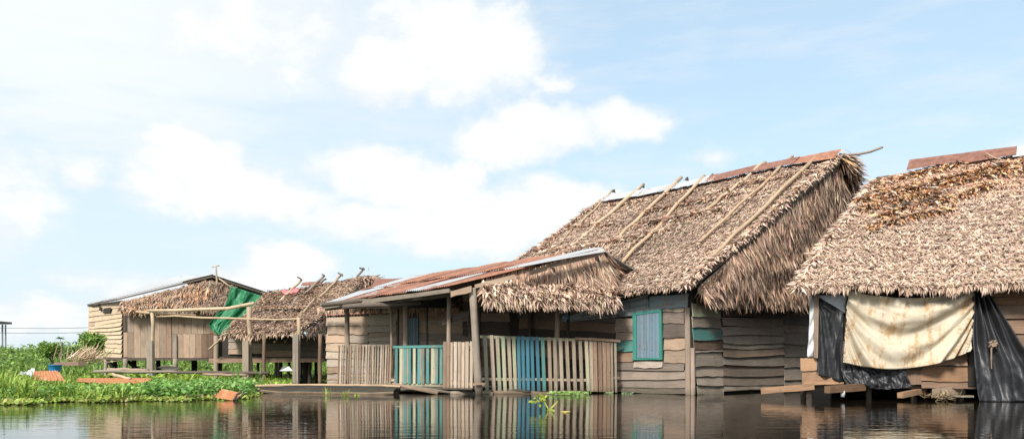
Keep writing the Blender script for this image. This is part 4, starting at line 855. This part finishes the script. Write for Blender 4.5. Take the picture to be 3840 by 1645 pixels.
for x, Z, r, mt in ((22, 28, .085, 'post'), (405, 25.6, .055, 'brown'), (355, 29, .05, 'greydk'), (537, 28.5, .07, 'greydk'), (604, 27.5, .05, 'greydk'), (850, 25.4, .06, 'brown'), (745, 28.5, .13, 'greydk'), (815, 29, .06, 'greydk'), (700, 30, .05, 'greydk'), (505, 31, .07, 'post'), (770, 27.2, .06, 'greydk')):
    a = P(*c3(x, 575 if mt in ('brown', 'post') and x > 100 else 785), Z); 
    if x == 22: a = P(*c3(22, 590), Z)
    if x == 505: a = P(*c3(505, 785), Z)
    pole('stilt', M[mt], HD, a, Vector((a.x+random.uniform(-.05, .05), a.y, -.3)), r, r, amp=.01)
for (x0, y0, x1, y1) in ((485, 640, 520, 610), (572, 636, 610, 600), (700, 605, 725, 580)): pole('rafter_end', M['pole'], HD, P(*c3(x0, y0), 26), P(*c3(x1, y1), 26.6), .03, .03, n=3)

# ------------------------------------------------------------------ HOUSE E: left house on stilts
HE = thing('stilt_house', P(463, 1370, 34)-Vector((0, 0, .6)), 'boarded stilt house at the left with a low iron roof and leaf gable', 'house')
e0 = P(463, 1370, 34); e1 = P(822, 1370, 34.4); es = P(333, 1370, 37.9)
WE = Plane(v3(e0, 0), v3(e1, 0)); WS = Plane(v3(es, 0), v3(e0, 0))
closed_wall('shade_lining', HE, [tuple((v3(es, 0)-WS.n*.05)[:2]), tuple((v3(e0, 0)-WE.n*.05)[:2]), tuple((v3(e1, 0)-WE.n*.05)[:2]), tuple((v3(e1, 0)+Vector((-3, 4, 0)))[:2]), tuple((v3(es, 0)-WS.n*.05)[:2])], .9, 3.3)
xs = [432, 448, 510, 572, 634, 690, 748, 812, 862]
for a, b in zip(xs, xs[1:]): boards(HE, WE, c2, [(random.choice(['tan', 'tan', 'grey', 'brown']) if a > 432 else 'greydk', a+1, b-1, 462, 462, 660 if a < 500 else 903, 660 if a < 500 else 903)], lap=0, wob=.003)
boards(HE, WE, c2, [('tan', 411, 447, 665, 665, 895, 895), ('tan', 449, 509, 663, 663, 903, 903), ('greydk', 408, 430, 460, 460, 655, 655)], lap=0, wob=.003)
xs = [866, 930, 988, 1050, 1108, 1162, 1222, 1285]
for a, b in zip(xs, xs[1:]): boards(HE, WE, c2, [(random.choice(['tan', 'tan', 'brown']), a+1, b-1, 458, 458, 676, 678)], lap=0, wob=.003)
xs = [866, 918, 972, 1030, 1085, 1145, 1195, 1250, 1290]
for a, b in zip(xs, xs[1:]): boards(HE, WE, c2, [(random.choice(['tan', 'grey', 'brown']), a+1, b-1, 680, 682, 903, 903)], lap=0, wob=.003)
ys0 = [415, 470, 520, 572, 600, 630, 658, 688, 720, 760, 800, 840, 880, 915]; ys1 = [365, 425, 482, 525, 560, 605, 645, 688, 726, 768, 812, 856, 902, 925]
boards(HE, WS, c2, [('pale', 88, 402, ys0[0], ys1[0], ys0[1], ys1[1]), ('pale', 88, 402, ys0[1], ys1[1], ys0[2], ys1[2]), ('pale', 88, 402, ys0[2], ys1[2], ys0[3]-4, ys1[3])], lap=.04)
boards(HE, WS, c2, [('pale', 150, 402, ys0[i]-(572-566), ys1[i], ys0[i+1]-(0 if i > 3 else -8), ys1[i+1]) for i in range(3, len(ys0)-1)], lap=.06, wob=.013)
boards(HE, WS, c2, rowset(['pale', 'tan'], 86, 150, [566, 600, 630, 658, 688, 718, 752, 790, 830, 870, 905], jx=0), lap=.04)
for q in (((245, 440), (315, 432), (308, 480), (238, 486)), ((205, 425), (225, 420), (220, 460), (203, 464)), ((100, 405), (200, 395), (195, 415), (130, 422))):
    tag(board('patch_board', M['dark'], HE, *[WS.hit(*c2(*k), .1) for k in q], WS.n, t=.01))
# roof
rE = P(330, 1141, 37.9); rC = P(440, 1118, 33.8); rA = P(796, 1032, 33.9); rR = P(1017, 1103, 34.1); back = rE-rC
rAb = rA+back+Vector((0, 0, .26)); rRb = rR+back
fE, nE = patch(rAb, rA, rC, rE, 0, 2)
for i in range(5):
    a, b = i/5, (i+1.06)/5
    if b > 1: b = 1.0
    corrugated('roof_sheet', M['zinc'], HE, on(fE, nE, a, -.01, .03), on(fE, nE, b, -.01, .04), on(fE, nE, b, 1.02, .04), on(fE, nE, a, 1.02, .03), pitch=.12, amp=.018, along='v', seg=5)
fE2, nE2 = patch(rA, rAb, rRb, rR, 0, 2); 
for i in range(4): corrugated('roof_sheet', M['zincdk'], HE, on(fE2, nE2, i/4, -.01, .03), on(fE2, nE2, min(1, (i+1.06)/4), -.01, .04), on(fE2, nE2, min(1, (i+1.06)/4), 1.02, .04), on(fE2, nE2, i/4, 1.02, .03), pitch=.12, amp=.018, along='v', seg=5)
for a, b in ((rC, rA), (rA, rR)):
    board('rake_board', M['greydk'], HE, a+Vector((0, -.04, -.02)), b+Vector((0, -.04, -.02)), b+Vector((0, -.04, -.09)), a+Vector((0, -.04, -.09)), Vector((0, -1, 0)), t=.03)
board('eave_board', M['greydk'], HE, rE-Vector((0, 0, .01)), rC-Vector((0, 0, .01)), rC-Vector((0, 0, .09)), rE-Vector((0, 0, .09)), WS.n, t=.03)
g0 = P(*c2(400, 390), 33.85); g1 = P(*c2(1430, 235), 34.0); g2 = P(*c2(1430, 470), 33.8); g3 = P(*c2(395, 440), 33.7)
gA = P(*c2(1240, 175), 33.95)
fg, ng = patch(g0, gA, P(*c2(1240, 470), 33.75), g3, .03, 3, out=(0, -1, .1)); slab(fg, ng, HE, 'gable_underlay', t=.04)
thatch(fg, ng, HE, 420, 6.5, .26, .05, [(.36, .25, .18), (.28, .19, .14), (.44, .31, .22), (.2, .14, .11), (.42, .24, .14)], None, jit=1.0, lift=.25, tier=7, name='gable_thatch', zb=.05)
fringe(fg, ng, HE, 1.0, 60, 420, .25, .06, cols=[(.45, .33, .24), (.36, .24, .17), (.55, .42, .32)], cw=None, u0=0, u1=.8)
fg2, ng2 = patch(gA, P(*c2(1480, 240), 34), P(*c2(1300, 470), 33.8), P(*c2(1240, 470), 33.75), .03, 3, out=(0, -1, .1)); slab(fg2, ng2, HE, 'gable_underlay', t=.04)
thatch(fg2, ng2, HE, 420, 3.0, .26, .05, [(.36, .25, .18), (.28, .19, .14), (.2, .14, .11)], None, jit=.5, lift=.2, tier=4, name='gable_thatch')
ruffle(fg, ng, HE, [(.55, .25, 1, .2, 2), (.3, .55, 1, .45, 2), (0, .9, .25, .9, 1)], 420, .4, .07, [(.55, .3, .17), (.4, .24, .15), (.5, .37, .28)], lift=.6)
board('floor_beam', M['greydk'], HE, *[WE.hit(*c2(x, y), .08) for x, y in ((205, 908), (1560, 908), (1560, 928), (205, 926))], WE.n, t=.06)
m = MB(); q0, q1 = WE.hit(*c2(215, 912), 0), WE.hit(*c2(1300, 912), 0); m.board(q0, q1, q1+Vector((0, 5, 0)), q0+Vector((-2, 5, 0)), Vector((0, 0, 1)), t=.05, seg=3); m.build('floor', M['greydk'], HE)
for x, Z, r, mt in ((245, 34.5, .075, 'post'), (428, 33.9, .09, 'post'), (898, 33.8, .10, 'post'), (1278, 33.9, .09, 'post'), (508, 37, .1, 'dark'), (735, 37, .1, 'dark'), (1075, 36, .13, 'dark'), (1315, 36.5, .1, 'dark'), (330, 38, .1, 'dark')):
    a = P(*c2(x, 912), Z); pole('stilt', M[mt], HE, a, v3(a, -.3), r, r, amp=.01)
board('wall_post', M['post'], HE, *[WE.hit(*c2(x, y), .03) for x, y in ((880, 760), (914, 690), (916, 912), (882, 912))], WE.n, t=.06)
for (x0, y0, x1, y1, Z) in ((255, 925, 320, 1005, 35), (450, 940, 560, 1020, 35)): pole('brace', M['dark'], HE, P(*c2(x0, y0), Z), P(*c2(x1, y1), Z), .08, .08)
pole('roof_stay', M['pole'], HE, P(*c2(1290, 148), 33.7), P(*c2(1425, 245), 33.6), .03, .03, n=3)
# antenna
t = thing('antenna', P(*c2(1292, 235), 33.6), 'thin T shaped antenna mast on the gable of the left house', 'antenna')
pole('mast', M['pole'], t, P(*c2(1292, 235), 33.6), P(*c2(1278, 45), 33.6), .045, .03, amp=0); pole('crossbar', M['pole'], t, P(*c2(1240, 52), 33.6), P(*c2(1312, 38), 33.6), .022, .022, amp=0, n=3)
# green tarp
cloth('plastic_tarp', 'gtarp', [(0, (1422, 232), (1708, 322), 0), (.35, (1372, 400), (1668, 430), 4), (.52, (1285, 490), (1600, 520), 6), (.7, (1210, 590), (1490, 600), 0), (.86, (1240, 645), (1410, 665), 0), (1, (1320, 700), (1350, 704), 0)],
      lambda x, y, o_: P(*c2(x, y), 32.6-o_), 50, 60, lambda u, v: .15+.08*crum(u*3, v*2)+.05*math.sin(u*14+v*4), 'bright green plastic tarpaulin draped between the left house and the middle hut', 'tarpaulin')
# lashed pole frame
FR = thing('pole_frame', P(935, 1370, 27)-Vector((0, 0, .6)), 'rough frame of posts and lashed horizontal poles before the left house', 'frame')
def multi(name, mat, parent, pts, r): 
    m = MB(); m.pole(pts, r, 8); return m.build(name, M[mat], parent, smooth=True)
multi('crossbar', 'pole', FR, [P(*c2(x, y), Z) for x, y, Z in ((638, 460, 30), (900, 458, 29), (1150, 448, 28), (1400, 440, 27.2), (1530, 412, 26.8), (1635, 392, 26.4))], [.045, .06, .055, .06, .055, .05])
multi('crossbar', 'pole', FR, [P(*c2(x, y), Z) for x, y, Z in ((532, 472, 30.3), (700, 488, 30), (900, 497, 29.4), (1088, 503, 28.8))], [.045, .045, .035, .03])
multi('crossbar', 'pole', FR, [P(*c2(x, y), Z) for x, y, Z in ((722, 518, 29.8), (900, 510, 29.2), (1150, 528, 28.2), (1400, 532, 27), (1600, 540, 26.2), (1860, 546, 25), (2075, 537, 23.9))], [.025, .035, .035, .035, .03, .028, .025])
def v_post(conv, x0, y0, x1, Z, r, mat='pole'):
    a = P(*conv(x0, y0), Z); b = P(*conv(x1, y0+100), Z); pole('post', M[mat], FR, a, Vector((b.x, b.y, -.3)), r, r*1.1, n=7, amp=.025)
v_post(c2, 680, 480, 698, 29.9, .062); v_post(c2, 1592, 425, 1600, 26.3, .078); v_post(c3, 680, 455, 678, 23.9, .05)
for (conv, x0, x1, y0, Z, tt) in ((c2, 636, 688, 745, 29.7, .08), (c2, 1534, 1592, 745, 26.1, .08), (c3, 638, 682, 580, 23.7, .10)):
    a = P(*conv(x0, y0), Z); b = P(*conv(x1, y0), Z); board('post_board', M['greylt'], FR, a, b, v3(b, -.3), v3(a, -.3), Vector((0, -1, 0)), t=tt)
pole('thin_stick', M['pole'], FR, P(*c2(1342, 715), 27), P(*c2(1212, 826), 27.5), .035, .03)

# ------------------------------------------------------------------ floating plants
def edge_py(px): return np.interp(px, [-600, 0, 300, 520, 760, 900, 945, 980, 1110], [1522, 1514, 1506, 1503, 1498, 1492, 1484, 1455, 1447])+3*np.sin(np.asarray(px)*.021)+2.5*np.sin(np.asarray(px)*.057+1)
def plant_pts(N, p0, p1, ya, yb, pw=1.0):
    """points on the water between pixel columns p0..p1; ya..yb = 0..1 from the bank's front edge to its back"""
    px = RNG.uniform(p0, p1, N); e = edge_py(px); Zf = EYE*F/(e-HZ); t = ya+(yb-ya)*RNG.random(N)**pw
    Z = Zf*(1-t)+34*t; return np.stack([(px-1920)/F*Z, Z, np.zeros(N)], 1), px, t
def bank_fn(u, v):
    px = -600+u*1705; e = float(edge_py(px)); Zf = EYE*F/(e-HZ)+.12; Z = Zf+(29-Zf)*v; h = .075*min(1, v*14)*(1+.4*math.sin(u*40)*math.sin(v*30))-.03
    if px > 1060: h -= .06*(px-1060)/50
    return Vector(((px-1920)/F*Z, Z, h))
tag(grid_obj('floating_mat', M['mat_soil'], None, bank_fn, 80, 40), kind='structure')
LG = [(0.246, 0.382, 0.050), (0.190, 0.329, 0.040), (0.358, 0.488, 0.080), (0.112, 0.212, 0.030), (0.470, 0.551, 0.120)]
YG = [(.36, .47, .08), (.28, .40, .06), (.44, .52, .13), (.40, .36, .14)]
HY = [(.17, .34, .07), (.23, .42, .09), (.11, .24, .045), (.33, .50, .14)]
def blades(name, label, N, p0, p1, ya, yb, L0, L1, W0, W1, cols, pw=1.4, clumps=0, z=.04, droop=.9, spread=.5):
    pos, px, t = plant_pts(N, p0, p1, ya, yb, pw)
    if clumps:
        cp, _, _ = plant_pts(clumps, p0, p1, ya, yb, pw); k = RNG.integers(0, clumps, N); pos = cp[k]+RNG.normal(0, 1, (N, 3))*np.array([.07, .07, 0])
        sc = RNG.uniform(.6, 1.3, clumps)[k]
    else: sc = 1
    pos[:, 2] = z; a = RNG.uniform(0, 6.28, N); sp = RNG.uniform(.1, 1, N)*spread
    dr = np.stack([np.cos(a)*sp, np.sin(a)*sp, np.ones(N)], 1); nr = np.stack([-np.cos(a), -np.sin(a), RNG.normal(.2, .2, N)], 1)
    L = RNG.uniform(L0, L1, N)*sc*np.where((px > 250) & (px < 950) & (t < .5), np.where(t > .08, .35, .75), 1)
    o = strips(name, M['leaf'], None, pos, dr, nr, L, RNG.uniform(W0, W1, N), np.zeros(N)-.15, pick(cols, N, .18), (.6, 1, .9, .55, .04), droop=RNG.uniform(.3, 1, N)*droop)
    return tag(o, label, 'plants')
blades('tall_grass', 'thick bed of arching green grass on the floating bank', 12000, -500, 640, .012, .42, .22, .46, .014, .028, LG, 1.9, 520)
blades('tall_grass', 'taller clumps rising from the left grass bed', 2000, -450, 120, .03, .16, .5, .85, .016, .03, LG+[YG[0]], 1.2, 45)
blades('tall_grass', 'sparser grass growing in front of the middle hut', 3400, 640, 1100, .04, .75, .22, .45, .012, .024, LG, 1.2, 260)
blades('tall_grass', 'grass on the back of the floating bank below the left house', 6000, -500, 1180, .45, 1.0, .25, .5, .02, .036, LG+[YG[0]], 1, 500)
def rounds(name, label, N, p0, p1, ya, yb, h0, h1, R0, R1, cols, pw=1.3, cl=0):
    pos, px, t = plant_pts(N, p0, p1, ya, yb, pw)
    if cl: cp, _, _ = plant_pts(cl, p0, p1, ya, yb, pw); k = RNG.integers(0, cl, N); pos = cp[k]+RNG.normal(0, 1, (N, 3))*np.array([.09, .09, 0])
    hh = RNG.uniform(h0, h1, N); pos[:, 2] = hh; a = RNG.uniform(0, 6.28, N); tilt = RNG.uniform(.1, 1.1, N)
    keep = ~(((px > 520) & (px < 640) & (t < .2) & (hh > .05)) | ((px > 785) & (px < 905) & (t < .05))) if 'hyacinth' in name else np.ones(N, bool)
    hh[~keep] = -.2; pos[:, 2] = hh
    dr = np.stack([np.cos(a), np.sin(a), tilt], 1); nr = np.stack([-np.cos(a)*tilt, -np.sin(a)*tilt-.3, np.ones(N)], 1); R = RNG.uniform(R0, R1, N)
    o = strips(name, M['leaf'], None, pos, dr, nr, R*1.15, R, RNG.uniform(.0, .3, N), pick(cols, N, .2), (.25, .95, 1, .8, .1)); return tag(o, label, 'plants')
rounds('water_hyacinth', 'broad leaved water hyacinth massed at the right of the floating bank', 6500, 560, 945, .01, .35, .04, .24, .045, .085, HY, 1.4, 380)
rounds('water_hyacinth', 'water hyacinth leaves scattered through the grass bed', 4200, -500, 600, .01, .25, .03, .2, .04, .085, HY+[LG[0]], 1.2, 330)
rounds('water_lettuce', 'yellow green water lettuce fringing the front of the bank', 6500, -550, 955, -.01, .035, .0, .05, .03, .07, YG+[LG[2]], 1, 300)
rounds('water_lettuce', 'low carpet of small floating leaves behind the bank front', 9500, -500, 1105, .02, .8, .02, .09, .05, .11, LG+YG, 1.2)
rounds('water_lettuce', 'bright floating leaves below the stilts of the huts', 4200, 330, 1230, .72, 1.25, .02, .16, .10, .2, LG+[YG[1]], 1, 420)
def single_plant(name, label, px, pyz, Z, n, L0, L1, W, cols, droop=.8, spread=.6, z=None, prof=(.5, 1, .9, .6, .05), cat='plant'):
    b = P(px, pyz, Z)
    if z is not None: b.z = z
    a = RNG.uniform(0, 6.28, n); sp = RNG.uniform(.1, 1, n)*spread; dr = np.stack([np.cos(a)*sp, np.sin(a)*sp, np.ones(n)], 1)
    o = strips(name, M['leaf'], None, np.array(b)+RNG.normal(0, 1, (n, 3))*np.array([.05, .05, 0]), dr, np.stack([-np.cos(a), -np.sin(a), .2*np.ones(n)], 1), RNG.uniform(L0, L1, n), W*RNG.uniform(.7, 1.2, n), np.zeros(n)-.1, pick(cols, n, .15), prof, kind=None, droop=RNG.uniform(.2, 1, n)*droop)
    return tag(o, label, cat)
single_plant('broadleaf_plant', 'big bright palm like plant in the middle of the floating bank', 695, 1430, 18.5, 60, .35, .62, .05, [(.30, .45, .06), (.38, .5, .1)], .5, .9, z=.05)
single_plant('broadleaf_plant', 'bright green leafy plant right of the palm like plant', 745, 1440, 19.5, 45, .25, .45, .045, LG, .6, .9, z=.05)
single_plant('reed', 'tall reed with drooping leaves below the edge of the middle hut', 888, 1425, 21, 7, .5, .85, .035, [(.16, .27, .07)], .3, .25, z=.05)
single_plant('reed', 'second tall reed beside the boarded frame post', 972, 1430, 20.5, 7, .5, .85, .035, [(.18, .3, .08)], .3, .25, z=.05)
single_plant('grass_tuft', 'tuft of bright grass growing at the side of the canoe', 1292, 1482, 16, 26, .12, .26, .02, YG, .7, .7, z=.0)
single_plant('grass_tuft', 'thin tuft of grass left of the bigger tuft at the canoe', 1222, 1480, 16.2, 10, .12, .24, .016, YG, .5, .5, z=.0)
single_plant('grass_tuft', 'low small tuft right of the bigger tuft at the canoe', 1335, 1484, 15.9, 10, .06, .12, .03, YG, .7, .9, z=.0)
single_plant('grass_tuft', 'tall single grass clump at the far left of the bank front', 95, 1500, 13.0, 40, .35, .6, .022, LG, .8, .6, z=.03)
single_plant('grass_tuft', 'clump of grass in front of the orange rusted sheet', 235, 1480, 15.0, 50, .35, .55, .022, LG, .8, .6, z=.03)
# small rafts of floating leaves by the blue fence and the lone flowering water plant
n = 420; x = RNG.beta(2, 2, n)*(2215-2050)+2050; q = np.array([tuple(G(a, 1478+RNG.uniform(-3, 4))) for a in x]); q[:, 2] = RNG.uniform(0, .05, n); a = RNG.uniform(0, 6.28, n)
tag(strips('water_lettuce', M['leaf'], None, q, np.stack([np.cos(a), np.sin(a), RNG.uniform(.1, 1, n)], 1), np.stack([-np.cos(a)*.3, -np.sin(a)*.3-.4, np.ones(n)], 1), RNG.uniform(.03, .06, n), RNG.uniform(.03, .06, n), np.zeros(n), pick([(.3, .45, .15), (.2, .36, .08), (.42, .52, .2)], n, .2), (.3, 1, 1, .8, .2)), 'small raft of floating leaves at the foot of the blue striped fence', 'plants')
for (p0, p1, lab) in ((2268, 2300, 'tiny leaf cluster at the foot of the red brown pickets'), (2330, 2372, 'scatter of pale floating leaves beneath the window wall')):
    n = 50; q = np.array([tuple(G(RNG.uniform(p0, p1), RNG.uniform(1473, 1477))) for _ in range(n)]); q[:, 2] = RNG.uniform(0, .02, n); a = RNG.uniform(0, 6.28, n)
    tag(strips('water_lettuce', M['leaf'], None, q, np.stack([np.cos(a), np.sin(a), RNG.uniform(.1, .6, n)], 1), np.tile([0, -.3, 1.], (n, 1)), RNG.uniform(.02, .045, n), RNG.uniform(.02, .04, n), np.zeros(n), pick([(.35, .48, .25), (.3, .4, .2)], n), (.3, 1, 1, .3)), lab, 'plants')
def lone():
    w = G(2062, 1538); Z = w.y; t = thing('water_plant', w, 'lone yellow flowering water plant rising from the open water', 'plant')
    k = crop(1200, 1400, 1300, 2576); q = lambda x, y: P(*k(x, y), Z)
    m = MB(); m.pole([q(1700, 278), q(1690, 250), q(1668, 210), q(1655, 190)], [.012, .01, .008, .006], 6); m.pole([q(1700, 278), q(1735, 240), q(1770, 202)], [.012, .012, .003], 6)
    m.pole([q(1700, 275), q(1725, 268), q(1760, 284), q(1800, 288)], [.012, .011, .009, .008], 6); m.pole([q(1695, 275), q(1650, 283), q(1608, 280)], [.01, .007, .003], 5)
    m.build('stem', plain('yellow_stem', (.45, .42, .06), .5, c2=(.3, .4, .08)), t, smooth=True)
    m = MB(); c0 = G(*k(1825, 287)); m.pole([c0+Vector((math.cos(a)*.055, math.sin(a)*.09, .006)) for a in np.linspace(0, 6.28, 13)], .008, 5); m.build('floating_loop', plain('yellow_loop', (.55, .45, .12), .5), t)
    n = 40; c0 = np.array(q(1630, 190)); d = RNG.normal(0, 1, (n, 3)); strips('leaf_cluster', M['leaf'], t, c0+d*np.array([.045, .03, .022]), d, RNG.normal(0, 1, (n, 3)), RNG.uniform(.03, .06, n), RNG.uniform(.025, .04, n), np.zeros(n), pick([(.45, .5, .07), (.35, .45, .06)], n), (.4, 1, .8, .1))
lone()
tag(board('drifting_leaf', M['pole'], None, G(1482, 1522), G(1500, 1522), G(1500, 1524), G(1482, 1524), Vector((0, 0, 1)), t=.006, wob=.002, seg=2), 'small pale leaf drifting on the water in front of the canoe', 'leaf')

# ------------------------------------------------------------------ scrap on the bank
def Z1(x, y, Z): return P(*c1(x, y), Z)
tag(corrugated('rusted_sheet', M['rustbr'], None, Z1(285, 540, 19.6), Z1(475, 528, 19.4), Z1(545, 625, 18.4), Z1(250, 600, 18.6), pitch=.09, amp=.012, along='v', wob=.05), 'crumpled orange rusted iron sheet on the left of the bank', 'iron sheet')
tag(corrugated('rusted_sheet', M['zinc'], None, Z1(170, 530, 20.0), Z1(290, 520, 20.0), Z1(300, 575, 19.2), Z1(165, 575, 19.2), pitch=.09, amp=.012, along='v', wob=.05), 'pale crumpled sheet behind the orange rusted one', 'iron sheet')
tag(corrugated('rusted_sheet', M['rustbr'], None, Z1(650, 590, 18.4), Z1(1270, 606, 18.4), Z1(1190, 652, 17.2), Z1(640, 632, 17.2), pitch=.09, amp=.012, along='u', wob=.03), 'long flat rusted iron sheet lying on the bank below the left house', 'iron sheet')
k5 = crop(0, 1400, 1300, 2576)
tag(corrugated('rusted_sheet', M['rustbr'], None, P(*k5(1650, 108), 14.25), P(*k5(1792, 150), 14.1), P(*k5(1742, 196), 13.75), P(*k5(1590, 176), 13.9), pitch=.085, amp=.014, along='u', wob=.01), 'small orange corrugated sheet tilted at the right tip of the bank', 'iron sheet')
for lab, a, b, r, mt in (('dark stick leaning on the small orange sheet', (*k5(1738, 196), 13.7), (*k5(1790, 120), 13.9), .022, 'greydk'), ('short dark stick crossing the leaning stick', (*k5(1758, 190), 13.7), (*k5(1825, 150), 13.9), .02, 'greydk'),
        ('thick pale log on the bank right of the long rusted sheet', (*c1(1190, 645), 17.3), (*c1(1412, 658), 17.0), .055, 'pole'), ('long thin pale pole lying through the leaves towards the canoe', (*k5(1240, 85), 17.6), (*k5(1900, 100), 17.9), .035, 'pole'),
        ('pale bent branch lying on top of the long rusted sheet', (*c1(940, 560), 18.6), (*c1(1090, 600), 18.0), .035, 'pole'), ('long dark pole floating beneath the left house', (*c1(780, 540), 26), (*c1(1560, 545), 27), .05, 'post'),
        ('thick pale pole floating beneath the middle of the left house', (*c1(900, 522), 29), (*c1(1240, 530), 29), .07, 'tan'), ('dark waterlogged pole in front of the hut stilts', (*c1(1480, 548), 26), (*c1(2250, 552), 25), .05, 'greydk'),
        ('pale floating pole reaching under the middle hut', (*c1(1700, 560), 24), (*c1(2060, 570), 23.5), .04, 'tan')):
    m = MB(); m.pole(wob_pts(P(*a), P(*b), 6, .02), r, 7); tag(m.build('log' if r > .03 else 'stick', M[mt], smooth=True), lab, 'log' if r > .03 else 'stick')
for lab, a, b, w_, mt in (('grey broken plank under the thick pale log', (*c1(1215, 705), 16.6), (*c1(1400, 690), 16.6), .4, 'grey'), ('dark plank under the grey broken plank', (*c1(1225, 728), 16.2), (*c1(1370, 715), 16.3), .3, 'greydk'),
        ('dark sunken board leaning beneath the left house', (*c1(1310, 510), 30), (*c1(1440, 540), 30), .8, 'greydk')):
    a = P(*a); b = P(*b); up = Vector((0, w_, .10)); tag(board('loose_plank', M[mt], None, a+up, b+up, b, a, Vector((0, -.2, 1)).normalized(), t=.03, wob=.01), lab, 'plank')
# blue basin
c0 = Z1(460, 502, 24); t = thing('basin', c0, 'round blue plastic basin half hidden in the grass', 'basin')
m = MB(); prof = [(.15, -.14), (.18, .05), (.2, .055), (.2, .07), (.175, .07), (.14, -.1), (.01, -.1)]
vs = []; fs = []; ns_ = 20
for r, z in prof:
    for j in range(ns_): a = j/ns_*2*math.pi; vs.append(c0+Vector((math.cos(a)*r, math.sin(a)*r, z)))
for i in range(len(prof)-1):
    for j in range(ns_): k_ = (j+1) % ns_; fs.append((i*ns_+j, i*ns_+k_, (i+1)*ns_+k_, (i+1)*ns_+j))
m.add(vs, fs); m.build('tub', M['basin'], t, smooth=True)
# dry reed heap
n = 260; c0 = np.array(Z1(700, 440, 27)); a = RNG.normal(.75, .45, n)
tag(strips('reed_heap', M['thatch'], None, c0+RNG.normal(0, 1, (n, 3))*np.array([.32, .25, .07]), np.stack([np.cos(a), RNG.normal(0, .4, n), np.abs(np.sin(a))], 1), RNG.normal(0, 1, (n, 3)), RNG.uniform(.25, .7, n), RNG.uniform(.018, .03, n), RNG.uniform(-.2, .2, n), pick([(.66, .48, .36), (.55, .38, .28), (.7, .55, .4), (.2, .32, .08)], n), (.6, 1, .3)), 'heap of dry pinkish reeds left of the pale boarded wall', 'reeds')
tag(board('loose_plank', M['brown'], None, Z1(530, 462, 25.5), Z1(720, 458, 25.5), Z1(720, 490, 25.2), Z1(530, 490, 25.2), Vector((0, -1, 0)), t=.5), 'low brown wooden trough in front of the dry reeds', 'trough')
m = MB(); q = P(*c3(580, 862), 26); m.add([q+Vector((-.22, 0, -.03)), q+Vector((.22, 0, -.03)), q+Vector((.06, .1, .12)), q+Vector((-.1, -.02, .14)), q+Vector((0, .2, -.03))], [(0, 1, 2, 3), (1, 4, 2), (4, 0, 3, 2)]); tag(m.build('plastic_scrap', M['white']), 'white plastic scrap floating below the middle hut', 'scrap')

SC.render.engine = 'CYCLES'
